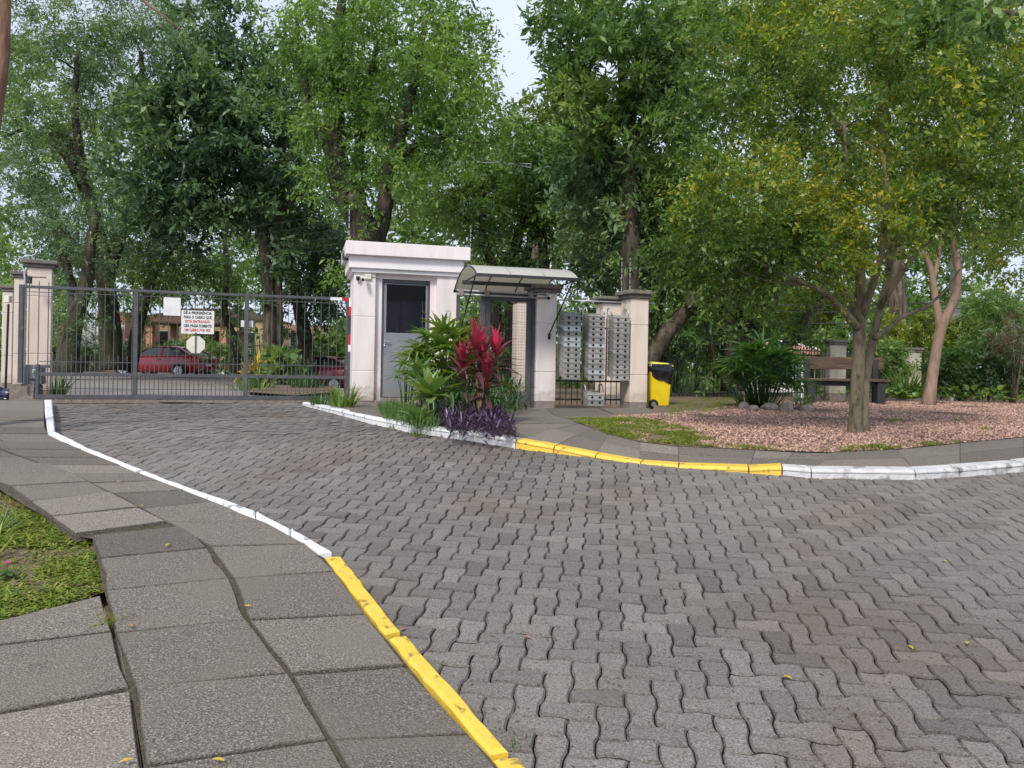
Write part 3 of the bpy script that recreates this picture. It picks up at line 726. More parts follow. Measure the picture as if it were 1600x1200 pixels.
b.build('inner_wall', M['brown_wall'], BT)
wx0, wx1 = xL + 0.57, xR - 0.47
b = MB()
for q in ((wx0, wx0 + .04, .95, 1.98), (wx1 - .04, wx1, .95, 1.98), ((wx0+wx1)/2 - .02, (wx0+wx1)/2 + .02, .95, 1.98), (wx0, wx1, .95, .99), (wx0, wx1, 1.94, 1.98)):
    b.box(q[0], q[1], D - 0.11, D - 0.05, q[2], q[3])
wf = b.build('window_frame', M['door'], BT)
for q in ((wx0 + .04, (wx0+wx1)/2 - .02), ((wx0+wx1)/2 + .02, wx1 - .04)):
    b = MB(); b.box(q[0], q[1], D - 0.085, D - 0.08, .99, 1.94); b.build('pane', M['blue_reflection_pane'], wf)
rf = MB(); rf.box(xL - 0.16, xR + 0.19, -0.20, D + 0.2, 2.645, 2.885); rf = rf.build('roof', M['stucco'], BT, bevel=0.008)
b = MB(); b.box(xL - 0.09, xR + 0.09, -0.10, D + 0.1, 2.425, 2.645); b.build('cornice', M['trim'], BT, bevel=0.008)
b = MB(); b.box(xL - 0.045, xR + 0.045, -0.05, D + 0.05, 2.355, 2.425); b.build('cornice', M['trim'], BT, bevel=0.008)
b = MB(); b.box(jd0, jd1, 0.02, 0.22, 0.0, 0.12); b.build('threshold', M['plinth'], BT, bevel=0.006)
# door with its window
d0, d1 = jd0 + 0.004, jd1 - 0.004
b = MB(); b.box(d0, d0 + 0.03, 0.105, 0.17, 0.12, 2.265); b.box(d1 - 0.03, d1, 0.105, 0.17, 0.12, 2.265); b.box(d0 + 0.03, d1 - 0.03, 0.105, 0.17, 2.205, 2.265)
b.build('door_frame', M['steel'], BT, bevel=0.003)
e0, e1 = d0 + 0.033, d1 - 0.033
b = MB(); b.box(e0, e1, 0.12, 0.155, 0.13, 1.30); b.box(e0, e0 + 0.05, 0.12, 0.155, 1.30, 2.20); b.box(e1 - 0.035, e1, 0.12, 0.155, 1.30, 2.20); b.box(e0 + 0.05, e1 - 0.035, 0.12, 0.155, 2.18, 2.20)
dr = b.build('door', M['door'], BT, bevel=0.003)
b = MB(); b.box(e0 + 0.05, e1 - 0.035, 0.135, 0.141, 1.30, 2.18); b.build('window_pane', M['glass'], dr)
b = MB(); b.box(e0 + 0.015, e0 + 0.04, 0.112, 0.12, 1.05, 1.19); b.tube([(e0 + 0.028, 0.12, 1.14), (e0 + 0.028, 0.075, 1.14), (e0 + 0.12, 0.07, 1.14)], 0.008); b.build('handle', M['galv'], dr)
b = MB(); b.lathe([(0.016, 0), (0.018, 0.006), (0.008, 0.012)], 10, Matrix.Translation((e0 + 0.028, 0.112, 1.06)) @ Matrix.Rotation(math.pi/2, 4, 'X')); b.build('lock', M['galv'], dr)
# little number plate on the right pilaster
np_ = tag(MB().box(-0.045, 0.045, -0.004, 0, -0.085, 0.085).build('plate', M['white'], None, bevel=0.001), 'small white notice plate on the right pilaster of the guard booth', 'plate')
np_.location = (BP.x + bx(697) * CA + 0.001, BP.y + bx(697) * SA - 0.004, zat(697, 491, BP.y + bx(697)*SA)); np_.rotation_euler = (0, 0, ANG)
text_mesh('lettering', '11 H', 0.055, M['ink'], np_, (0, -0.0052, 0.06), 0.07)
text_mesh('lettering', 'PORT', 0.045, M['ink'], np_, (0, -0.0052, -0.06), 0.07)
def loc_on(t, out, z): return Vector((BP.x + t * CA + out * SA, BP.y + t * SA - out * CA, z))
# cctv cameras under the cornice
for (px, py, lab, big) in ((557, 434, 'tiny black and white dome camera at the top left corner of the booth', 0), (571, 433, 'white bullet camera with junction box on the booth, left of the door', 1)):
    t = thing('security_camera', lab, 'security camera', loc_on(bx(px), 0.0, zat(px, py, BP.y)), ANG)
    if big:
        MB().box(-0.04, 0.075, -0.04, 0, -0.035, 0.06).build('junction_box', M['cream_sign'], t, bevel=0.004)
        h = MB().lathe([(0.02, 0), (0.034, 0.01), (0.034, 0.13), (0.03, 0.14)], 12, Matrix.Translation((-0.02, -0.06, -0.035)) @ Matrix.Rotation(math.radians(-25), 4, 'Z') @ Matrix.Rotation(math.radians(100), 4, 'X')).build('housing', M['white'], t, smooth=False)
        MB().lathe([(0.027, 0), (0.027, 0.012)], 12, Matrix.Translation((-0.081, -0.185, -0.058)) @ Matrix.Rotation(math.radians(-25), 4, 'Z') @ Matrix.Rotation(math.radians(100), 4, 'X')).build('lens', M['black'], h)
        MB().tube([(0.07, -0.01, 0.0), (0.13, -0.01, 0.015), (0.2, -0.02, -0.02), (0.245, 0.05, -0.01)], 0.005, 6).build('cable', M['black'], t)
    else:
        MB().box(-0.04, 0.03, -0.03, 0, -0.02, 0.04).build('bracket', M['white'], t, bevel=0.003)
        MB().lathe([(0.01, -0.05), (0.028, -0.035), (0.034, -0.01), (0.034, 0.02)], 12, Matrix.Translation((-0.005, -0.055, 0.0))).build('housing', M['black'], t, smooth=True)
        MB().box(-0.012, 0.004, -0.012, 0, -0.1, -0.02).build('cable', M['white'], t)

# ---- sliding gate
GP = W(28, 590, 12.9); GP.z = gz(GP.x, GP.y)
GT = thing('sliding_gate', 'long dark grey sliding gate of vertical bars across the driveway', 'gate', GP, ANG)
def gx(px): return along(GP, px)
gl = gx(545); GH = 1.97
z_mid = 0.455; 
MB().box(0, 0.07, -0.03, 0.03, 0.3, GH + 0.01).build('stile', M['steel'], GT, bevel=0.003)
MB().box(gx(57), gx(62), -0.035, 0.035, 0.02, 0.62).build('stile', M['steel'], GT, bevel=0.003)
for a in ((gx(208), gx(215)), (gx(381), gx(387.5))):
    MB().box(a[0], a[1], -0.03, 0.03, 0.1, GH - 0.03).build('stile', M['steel'], GT, bevel=0.003)
MB().box(gl - 0.07, gl, -0.03, 0.03, 0.05, GH - 0.03).build('stile', M['steel'], GT, bevel=0.003)
MB().box(0.07, gl - 0.36, -0.032, 0.032, GH - 0.048, GH).build('top_rail', M['steel'], GT, bevel=0.003)
MB().box(gl - 0.36, gl - 0.15, -0.033, 0.033, GH - 0.056, GH + 0.001).build('reflective_band', M['white'], GT)
MB().box(gl - 0.15, gl + 0.01, -0.033, 0.033, GH - 0.056, GH + 0.001).build('reflective_band', M['red'], GT)
MB().box(gx(62), gl - 0.07, -0.028, 0.028, z_mid - 0.03, z_mid + 0.03).build('middle_rail', M['steel'], GT, bevel=0.003)
MB().box(gx(57), gl - 0.07, -0.04, 0.04, 0.03, 0.10).build('bottom_rail', M['steel'], GT, bevel=0.003)
for zz, hh in ((GH - 0.115, 0.012), (0.665, 0.014), (0.20, 0.010)):
    MB().box(gx(62) if zz < 1 else 0.07, gl - 0.07, -0.009, 0.009, zz, zz + hh).build('cross_rod', M['steel'], GT)
MB().box(gx(62), gx(78), -0.02, 0.02, 0.56, 0.61).build('short_rail', M['steel'], GT)
def barmesh(z0, z1):
    b = MB(); b.box(-0.006, 0.006, -0.006, 0.006, z0, z1 - 0.03)
    b.add([(-.0065,-.0065,z1-.03),(.0065,-.0065,z1-.03),(.0065,.0065,z1-.03),(-.0065,.0065,z1-.03),(0,0,z1)], [(0,1,4),(1,2,4),(2,3,4),(3,0,4)]); return b.mesh('bar')
long_bar, short_bar = barmesh(0.10, GH + 0.09), barmesh(0.10, 0.80)
x = 0.15; i = 0
while x < gl - 0.1:
    o = link_mesh('bar', long_bar, M['steel'], GT); o.location = (x, 0.0, 0)
    if x > gx(62):
        o = link_mesh('bar', short_bar, M['steel'], GT); o.location = (x + 0.0735, 0.0, 0)
    x += 0.147
for px in (95, 250, 420):
    MB().lathe([(0.05, -0.02), (0.055, -0.012), (0.04, 0), (0.055, 0.012), (0.05, 0.02)], 14, Matrix.Translation((gx(px), 0, 0.035)) @ Matrix.Rotation(math.pi/2, 4, 'X')).build('wheel', M['cap'], GT)
tk = MB()
for i in range(14):
    a, c = gl * i / 14, gl * (i + 1) / 14
    tk.box(a, c - 0.004, -0.09, 0.11, -0.04, 0.02)
tr = tk.build('gate_track', M['block'], None); tr.location = GP; tr.rotation_euler = (0, 0, ANG); tr['kind'] = 'structure'
# striped stop post at the right end
SP = Vector((GP.x + (gl + 0.04) * CA, GP.y + (gl + 0.04) * SA, GP.z))
t = thing('stop_post', 'red and white banded post catching the right end of the sliding gate', 'post', SP, ANG)
k = 0
for z0, z1, mm in ((0, 0.95, 'steel'), (0.95, 1.08, 'white'), (1.08, 1.27, 'red'), (1.27, 1.63, 'steel_dark'), (1.63, 1.80, 'red'), (1.80, 1.97, 'white')):
    MB().box(-0.06, -0.012, -0.075, -0.036, z0, z1).build('band' if mm in ('red', 'white') else 'post_section', M[mm], t)
# signs wired to the gate (seen from their printed or blank faces)
def sign_at(px, py, wpx, hpx, poly=None, m='white', out=-0.05, thick=0.004):
    P0 = Vector((GP.x - out * SA, GP.y + out * CA, 0)); tt = along(P0, px)
    P = Vector((P0.x + tt * CA, P0.y + tt * SA, 0)); P.z = zat(px, py, P.y)
    k = F / P.y; return P, wpx / k / 0.975, hpx / k
def board(name, label, px, py, wp, hp, m, out=-0.035):
    P, w_, h_ = sign_at(px, py, wp, hp, out=out)
    t = thing(name, label, 'sign', P, ANG)
    MB().box(-w_/2, w_/2, -0.002, 0.002, -h_/2, h_/2).build('panel', M[m], t)
    for sx in (-1, 1): MB().box(sx * (w_/2 - 0.03) - 0.01, sx * (w_/2 - 0.03) + 0.01, 0.002, 0.02, h_/2 - 0.04, h_/2 + 0.01).build('clip', M['galv'], t)
    return t, w_, h_
t, w_, h_ = board('warning_sign', 'white gate sign in black and red capitals asking drivers to give way', 308, 503.5, 46.5, 36, 'white')
for i, (s_, mm) in enumerate((("D\u00ca A PREFER\u00caNCIA", 'ink'), ("PARA O CARRO QUE", 'ink'), ("EST\u00c1 ENTRANDO", 'redink'), ("OBS: PASSA SOMENTE", 'ink'), ("UM CARRO POR VEZ", 'redink'))):
    text_mesh('lettering', s_, 0.07 if i != 2 else 0.068, M[mm], t, (0, -0.0035, h_/2 - 0.045 - i * (h_ - 0.03) / 5), [0.445, 0.44, 0.39, 0.44, 0.41][i] * w_ / 0.515, bold=0.0022)
t, w_, h_ = board('sign', 'tall blank white rectangular sign plate near the top of the gate', 267.5, 479, 24, 28, 'white')
t, w_, h_ = board('sign', 'small blank white plate on the middle post of the gate', 385, 506, 18, 10, 'white', out=0.045)
P, w_, h_ = sign_at(305.5, 538.5, 26.5, 27, out=-0.045)
t = thing('stop_sign', 'cream octagonal back of a road sign hanging below the lettered sign', 'sign', P, ANG)
oc = [(w_/2 * math.cos(math.radians(22.5 + 45*k)) * 1.07, w_/2 * math.sin(math.radians(22.5 + 45*k)) * 1.07) for k in range(8)]
MB().prism(oc, -0.002, 0.002, M=Matrix.Rotation(math.pi/2, 4, 'X')).build('panel', M['cream_sign'], t)
MB().box(-0.012, 0.012, -0.012, -0.003, -h_/2 - .02, h_/2 + 0.06).build('fixing_strap', M['steel'], t)

# ---- gate pillars with stone caps
def pillar(label, px0, px1, pyb, pyt, Yv, m='cream', ang=ANG, grooves=(0.3, 0.77), depth=0.44, over=0.09, group=None, capm='cap', zb=None):
    P = W((px0), pyb, Yv)
    gzv = gz(P.x, P.y) if zb is None else zb
    P.z = gzv; k = F / Yv
    wd = along(P, px1, ang); top = zat(px0, pyt, Yv) - gzv
    t = thing('pillar', label, 'pillar', P, ang, group)
    hc = 0.14
    zs = [0.14] + [0.14 + (top - hc - 0.14) * g for g in grooves] + [top - hc]
    b = MB()
    for z0, z1 in zip(zs[:-1], zs[1:]): b.box(0, wd, 0, depth, z0 + 0.005, z1 - 0.005)
    b.build('shaft', M[m], t, bevel=0.006)
    b = MB(); b.box(0.012, wd - 0.012, 0.012, depth - 0.012, 0.12, top - hc + 0.01); b.build('groove', M['white'] if m != 'plinth' else M['cap'], t)
    MB().box(0.006, wd - 0.006, 0.006, depth - 0.006, -0.25, 0.145).build('plinth', M['plinth'], t, bevel=0.006)
    MB().box(-over * 0.45, wd + over * 0.45, -over * 0.45, depth + over * 0.45, top - hc, top - hc * 0.52).build('cap_moulding', M[capm], t, bevel=0.012)
    MB().box(-over, wd + over, -over, depth + over, top - hc * 0.52, top).build('cap', M[capm], t, bevel=0.012)
    return t, P, wd, top
p1, P1P, P1w, P1t = pillar('tall cream gate pillar with a dark stone cap at the left end of the gate', 40, 79, 600, 405, 13.45, ang=math.radians(28))
pillar('second cream pillar, just left of and behind the tall left gate pillar', 19.5, 37, 600, 423, 15.2, over=0.07, ang=math.radians(28))
pillar('third cream pillar, cut by the left edge of the photo', 1.5, 18.5, 600, 445, 16.6, over=0.06, ang=math.radians(28))
pc_, PCP, PCw, PCt = pillar('pinkish pillar between the foot gate and the letter boxes', 836.5, 868.5, 633, 444, 12.75, m='stucco', grooves=(0.275, 0.72))
pr_, PRP, PRw, PRt = pillar('cream pillar beside the yellow bin at the right end of the letter boxes', 984, 1012, 632, 453, 12.95, grooves=(0.27, 0.745))
pillar('shorter cream pillar standing behind the letter boxes', 941, 975, 625, 463, 16.2, over=0.12)
# bent pipe and lamp arm on the left pillar
t = thing('conduit_pipe', 'thin bent white pipe curling over the cap of the left gate pillar', 'pipe', W(36, 560, 12.86))
o = t.location
def rel(pts, Yv): return [W(a, c, Yv) - Vector(o) for a, c in pts]
MB().tube(rel([(57,391),(57,396),(53,399),(40,401),(31,404),(28,409),(33,416),(38,422),(39,440),(37,480),(36,530),(34,580)], 13.1), 0.017, 8).build('tube', M['galv'], t, smooth=True)
t = thing('spiked_bracket', 'short black spiked arm fixed across the left gate pillar', 'bracket', W(45, 433, 13.2)); o = t.location
MB().tube(rel([(36,432),(50,433),(72,433.5)], 13.15), 0.012, 6).build('rod', M['steel'], t)
MB().bar(*rel([(46,431),(45,443)], 13.25), 0.05, 0.08).build('mount', M['steel_dark'], t)
# gate motor on its block
P = G(35, 622.5, 0.03); t = thing('concrete_block', 'rough concrete block carrying the gate motor', 'concrete block', P, ANG); k = F / P.y
bw, bh = 36 / k, 22 / k
bl_ = MB().box(-bw/2, bw/2, -0.03, 0.4, -0.1, bh).mesh('block', bevel=0.02, seg=2)
link_mesh('block', bl_, M['block'], t)
mt = thing('gate_motor', 'grey housing of the sliding gate motor on a concrete block', 'gate motor', P + Vector((0.09, 0.1, bh)), ANG)
mw = 29 / k
prof = [(-mw/2, 0), (mw/2, 0), (mw/2 - 0.01, 0.30), (mw/2 - 0.04, 0.335), (-mw/2 + 0.07, 0.34), (-mw/2 + 0.025, 0.30)]
MB().prism(prof, -0.02, 0.22, M=Matrix.Rotation(math.pi/2, 4, 'X') @ Matrix.Translation((0,0,-0.2))).build('housing', M['motor'], mt, bevel=0.012, seg=2)
MB().box(0.02, 0.09, -0.032, -0.021, 0.20, 0.26).build('sticker', M['white'], mt)
MB().box(0.03, 0.08, -0.036, -0.032, 0.205, 0.24).build('sticker', leafmat('green_mark', [(0.05,0.3,0.12),(0.05,0.3,0.12)], 0), mt)
MB().tube([(-0.05, -0.02, 0.085), (-0.02, -0.045, 0.1), (0.06, -0.045, 0.085), (0.09, -0.02, 0.075)], 0.011, 8).build('release_lever', M['steel_dark'], mt, smooth=True)

# ---- foot gate with wire mesh
FP = Vector((PCP.x, PCP.y, 0)); 
f0 = along(PCP, 714)
FB = Vector((PCP.x + f0 * CA - 0.12 * SA, PCP.y + f0 * SA + 0.12 * CA, gz(PCP.x, PCP.y) + 0.05))
FT = thing('foot_gate', 'grey framed pedestrian gate with wire mesh under the canopy', 'gate', FB, ANG)
fw = -f0; xs_ = lambda px: along(FB, px)
a0, a1, a2, a3, a4 = 0.0, xs_(752), xs_(762), xs_(823), xs_(835)
ZT = 1.92
MB().box(a0, a0 + 0.05, -0.03, 0.03, 0, ZT).build('post', M['steel'], FT, bevel=0.003)
MB().box(a1 - 0.03, a1 + 0.05, -0.04, 0.04, 0, ZT).build('post', M['steel'], FT, bevel=0.003)
MB().box(a3 + 0.075, a4, -0.04, 0.04, 0, ZT).build('post', M['steel'], FT, bevel=0.003)
MB().box(a0 + 0.05, a1 - 0.03, -0.03, 0.03, ZT - 0.07, ZT).build('top_rail', M['steel'], FT, bevel=0.003)
MB().box(a1 + 0.05, a3 + 0.075, -0.04, 0.04, ZT - 0.05, ZT).build('top_rail', M['steel'], FT, bevel=0.003)
lf = MB(); lx0, lx1 = a1 + 0.055, a3 + 0.07
lf.box(lx0, lx0 + 0.085, -0.025, 0.025, 0.04, ZT - 0.06); lf.box(lx1 - 0.09, lx1, -0.025, 0.025, 0.04, ZT - 0.06)
lf.box(lx0 + 0.085, lx1 - 0.09, -0.025, 0.025, ZT - 0.14, ZT - 0.06); lf.box(lx0 + 0.085, lx1 - 0.09, -0.025, 0.025, 0.04, 0.2)
leaf = lf.build('gate_leaf', M['steel'], FT, bevel=0.003)
def wiremesh(b, x0, x1, z0, z1, st=0.05, r=0.0016):
    x = x0
    while x < x1: b.box(x - r, x + r, -r, r, z0, z1); x += st
    z = z0
    while z < z1: b.box(x0, x1, -r, r, z - r, z + r); z += st
b = MB(); wiremesh(b, lx0 + 0.085, lx1 - 0.09, 0.2, ZT - 0.14); b.build('wire_mesh', M['steel'], leaf)
b = MB(); wiremesh(b, a0 + 0.05, a1 - 0.03, 0.1, ZT - 0.07, 0.11, 0.003); b.build('wire_mesh', M['steel'], FT)
MB().box(a0 + 0.05, a1 - 0.03, -0.03, 0.03, 0.04, 0.1).build('bottom_rail', M['steel'], FT)
# pipes with boxes above it
zc = zat(790, 459, FB.y) - FB.z
t = thing('conduit_pipe', 'pair of grey pipes with connector boxes running over the foot gate', 'pipe', FB, ANG)
pe = xs_(868)
MB().tube([(a0 - 0.02, -0.12, zc + 0.035), (pe * 0.9, -0.12, zc + 0.02)], 0.014).build('tube', M['galv'], t, smooth=True)
MB().tube([(a0 - 0.02, -0.12, zc - 0.03), (pe * 0.9, -0.12, zc - 0.04)], 0.016).build('tube', M['galv'], t, smooth=True)
for px in (716, 756.5, 824):
    MB().box(xs_(px) - 0.04, xs_(px) + 0.04, -0.15, -0.09, zc - 0.055, zc + 0.05).build('connector_box', M['plinth'], t, bevel=0.004)
t = thing('conduit_pipe', 'single pale pipe running from the foot gate pillar to the right pillar', 'pipe', FB, ANG)
MB().tube([(xs_(868), -0.14, zat(870,466,FB.y) - FB.z), (xs_(1016), -0.14, zat(1000,471,FB.y+0.4) - FB.z)], 0.012).build('tube', M['galv'], t, smooth=True)
t = thing('security_camera', 'white bullet camera on the pillar right of the foot gate', 'security camera', Vector((PCP.x + 0.5*PCw*CA, PCP.y + 0.5*PCw*SA - 0.02, zat(853,463,PCP.y))), ANG)
MB().lathe([(0.022, 0), (0.034, 0.01), (0.036, 0.11), (0.03, 0.12)], 12, Matrix.Translation((0.04, -0.04, 0.01)) @ Matrix.Rotation(math.radians(-30), 4, 'Z') @ Matrix.Rotation(math.radians(112), 4, 'X')).build('housing', M['white'], t)
MB().box(-0.03, 0.05, -0.03, 0.0, 0.0, 0.06).build('bracket', M['galv'], t)
MB().lathe([(0.028, 0), (0.028, 0.012)], 12, Matrix.Translation((-0.016, -0.13, -0.036)) @ Matrix.Rotation(math.radians(-30), 4, 'Z') @ Matrix.Rotation(math.radians(112), 4, 'X')).build('lens', M['black'], t)
# ---- arched canopy
CP = Vector((FB.x, FB.y, FB.z)); CT = thing('canopy', 'arched pale sheet canopy on black struts over the foot gate', 'canopy', CP, ANG)
c0, c1 = xs_(721), xs_(858) + 0.12
zk = zat(721, 438, FB.y) - FB.z
def arc(t):    # t 0 (back) .. 1 (front)
    y = 0.75 - 1.80 * t; return y, zk + 0.27 * math.sin(math.pi * t) ** 0.8 - 0.10 * (1 - t) + 0.0 * t
N = 14
for i in range(3):
    x0, x1 = c0 + (c1 - c0) * i / 3 + 0.003, c0 + (c1 - c0) * (i + 1) / 3 - 0.003
    b = MB()
    for s_, dz in ((0, 0), (1, -0.006)):
        for q in range(N + 1):
            y, z = arc(q / N); b.v += [(x0, y, z + dz), (x1, y, z + dz)]
    for q in range(N):
        a = q * 2; b.f.append([a, a+2, a+3, a+1]); b.t.append(0.5)
        a2_ = (N + 1) * 2 + q * 2; b.f.append([a2_, a2_+1, a2_+3, a2_+2]); b.t.append(0.5)
    b.build('canopy_sheet', M['canopy'], CT, smooth=True)
for i in range(4):
    xx = c0 + (c1 - c0) * i / 3
    MB().tube([(xx, arc(q / N)[0], arc(q / N)[1] - 0.016) for q in range(N + 1)], 0.012, 6).build('rib', M['steel_dark'], CT, smooth=True)
for tq, rr_ in ((1.0, 0.022), (0.0, 0.018)):
    y, z = arc(tq); MB().box(c0 - 0.01, c1 + 0.01, y - rr_, y + rr_, z - 0.035, z + 0.008).build('edge_bar', M['steel_dark'], CT)
MB().box(c0 - 0.01, c1 + 0.01, -0.03, 0.03, zk - 0.06, zk + 0.0).build('wall_bar', M['steel_dark'], CT)
for xx in (c0, c1):
    MB().bar((xx, -0.03, zk - 0.03), (xx, arc(1)[0], arc(1)[1] - 0.02), 0.02).build('tie', M['steel_dark'], CT)
yy, zf = arc(0.93)
MB().tube([(c0 + 0.02, yy, zf - 0.04), (c0 - 0.06, -0.16, zk - 0.82)], 0.011, 6).build('strut', M['black'], CT)
MB().tube([(c1 - 0.02, yy, zf - 0.04), (xs_(853), -0.14, zat(853, 522, FB.y) - FB.z)], 0.012, 6).build('strut', M['black'], CT)
MB().box(xs_(853) - 0.018, xs_(853) + 0.018, -0.17, -0.13, zat(853, 529, FB.y) - FB.z, zat(853, 520, FB.y) - FB.z).build('strut_foot', M['black'], CT)

# ---- letter boxes
RP = Vector((PCP.x + PCw * CA, PCP.y + PCw * SA, gz(PCP.x, PCP.y) + 0.06))
railing = thing('railing', 'black spiked railing panel behind the letter boxes', 'railing', RP + Vector((-0.2 * SA, 0.2 * CA, 0)), ANG)
rlen = along(RP, 986)
rb = barmesh(0.02, 1.55)
xx = 0.05
while xx < rlen + 0.1:
    o = link_mesh('bar', rb, M['steel_dark'], railing); o.location = (xx, 0, 0); xx += 0.105
for z in (0.1, 0.42, 1.35): MB().box(0, rlen + 0.1, -0.012, 0.012, z, z + 0.03).build('rail', M['steel_dark'], railing)
BW, BH_, BD = 0.29, 0.079, 0.26
tilt = math.radians(14)
def mailbox_mesh():
    # a drawer-like box, its floor and roof sloping down to the front
    b = MB(); dz = -math.tan(tilt) * BD
    b.add([(0,0,0),(BW,0,0),(BW,-BD,dz),(0,-BD,dz),(0,0,BH_),(BW,0,BH_),(BW,-BD,dz+BH_),(0,-BD,dz+BH_)], [(0,1,2,3),(7,6,5,4),(3,2,6,7),(1,0,4,5),(0,3,7,4),(2,1,5,6)])
    return b
rng = random.Random(5)
hole_me = MB().lathe([(0.0215, 0), (0.0215, 0.003)], 12, Matrix.Rotation(math.pi/2, 4, 'X')).mesh('hole')
mark_me = MB().box(-0.012, 0.012, -0.002, 0, -0.004, 0.004).mesh('mark')
NEW = {(0, 4), (0, 5), (1, 10), (0, 2), (1, 5)}
def rack(px_pipe, px_box, py_top, n, label, idx, py_pipe_top, py_pipe_bot, lastpy):
    px_box -= 7.5; tt = along(RP, px_box); P = Vector((RP.x + tt * CA, RP.y + tt * SA, RP.z))
    t = thing('mailbox_rack', label, 'mailbox rack', P, ANG, 'racks of stacked grey letter boxes')
    Yc = P.y - 0.2
    ztop = zat(px_box, py_top, Yc) - P.z; pitch = (zat(px_box, py_top, Yc) - zat(px_box, lastpy, Yc)) / n
    dzf = math.tan(tilt) * BD
    for i in range(n):
        b = mailbox_mesh(); tn = min(1, max(0, rng.gauss(0.5, 0.25))); b.t = [tn] * len(b.t)
        new = (idx, i) in NEW
        mb = b.build('mailbox', M['mail_new'] if new else M['mail'], t, bevel=0.003); mb.location = (0, 0.0, ztop + dzf - (i + 1) * pitch + (pitch - BH_))
        for hx in (0.077, 0.213):
            h = link_mesh('hole', hole_me, M['hole'], mb); h.location = (hx, -BD - 0.0005, -dzf + BH_ * 0.5)
        h = link_mesh('name_tag', mark_me, M['ink'] if rng.random() < 0.7 else M['cream_sign'], mb); h.location = (BW/2, -BD - 0.0005, -dzf + BH_ * 0.5)
    # lips between the boxes
    b = MB()
    for i in range(n + 1):
        z = ztop - i * pitch + 0.002
        b.box(-0.006, BW + 0.006, -BD - 0.012, -BD + 0.02, z - 0.003, z + 0.004)
    b.build('shelf_lip', M['mail_new'], t)
    zb = zat(px_pipe, py_pipe_bot, Yc) - P.z; zt = zat(px_pipe, py_pipe_top, Yc) - P.z
    for xx in (-0.022, BW + 0.004):
        pts = [(xx, -0.01, zb), (xx, -0.01, zt - 0.07), (xx, -0.015, zt - 0.02), (xx + 0.01, -0.045, zt), (xx + 0.02, -0.09, zt - 0.01), (xx + 0.03, -0.12, zt - 0.07), (xx + 0.032, -0.13, ztop + dzf * 0.6)]
        MB().tube(pts, 0.0125, 8).build('hooked_pipe', M['galv'], t, smooth=True)
    return t
rack(872, 880.5, 492.5, 12, 'left rack of twelve grey letter boxes, next to the foot gate pillar', 0, 477, 594, 592)
rack(909, 918.5, 494, 12, 'middle rack of twelve grey letter boxes', 1, 478.5, 594, 593.5)
rack(946.6, 956.5, 496, 12, 'right rack of twelve grey letter boxes beside the cream pillar', 2, 480.5, 596, 594)
rack(907, 918.5, 617, 2, 'low rack of only two letter boxes near the ground', 3, 600, 632, 633)

# ---- wheelie bin
P = G(1026, 638.5, 0.02); t = thing('wheeled_bin', 'yellow wheeled bin with a black bag hanging over its rim', 'bin', P, math.radians(6))
kb = F / P.y; BHt = 72 / kb; bw = 36 / kb
def taper(b, w0, w1, d0, d1, z0, z1, sk=0.0):
    b.add([(-w0/2,-d0/2,z0),(w0/2,-d0/2,z0),(w0/2,d0/2,z0),(-w0/2,d0/2,z0),(-w1/2+sk,-d1/2,z1),(w1/2+sk,-d1/2,z1),(w1/2+sk,d1/2,z1),(-w1/2+sk,d1/2,z1)], [(3,2,1,0),(4,5,6,7),(0,1,5,4),(1,2,6,5),(2,3,7,6),(3,0,4,7)])
    return b
taper(MB(), 0.33, 0.42, 0.36, 0.42, 0.02, BHt - 0.06).build('body', M['bin'], t, bevel=0.015, seg=2)
MB().box(-0.225, 0.225, -0.23, 0.23, BHt - 0.07, BHt - 0.045).build('rim', M['bin'], t, bevel=0.006)
l = MB(); l.add([(-0.21,-0.22,BHt-0.045),(0.2,-0.22,BHt-0.045),(0.2,0.22,BHt-0.045),(-0.21,0.22,BHt-0.045),(-0.17,-0.16,BHt+0.015),(0.16,-0.16,BHt-0.01),(0.16,0.18,BHt-0.01),(-0.17,0.18,BHt+0.015)], [(3,2,1,0),(4,5,6,7),(0,1,5,4),(1,2,6,5),(2,3,7,6),(3,0,4,7)])
l.build('lid', M['lid'], t, bevel=0.012, seg=2)
MB().tube([(-0.235, -0.15, BHt - 0.035), (-0.25, 0, BHt - 0.03), (-0.235, 0.15, BHt - 0.035)], 0.013).build('handle', M['bin'], t)
for yy_ in (-0.2, 0.2):
    wl = MB().lathe([(0.06, -0.025), (0.085, -0.018), (0.088, 0), (0.085, 0.018), (0.06, 0.025)], 20, Matrix.Translation((-0.12, yy_, 0.088)) @ Matrix.Rotation(math.pi/2, 4, 'X')).build('wheel', M['tyre'], t, smooth=True)
    MB().lathe([(0.045, -0.028), (0.05, 0), (0.045, 0.028)], 14, Matrix.Translation((-0.12, yy_ * 1.01, 0.088)) @ Matrix.Rotation(math.pi/2, 4, 'X')).build('hub', M['cap'], wl)
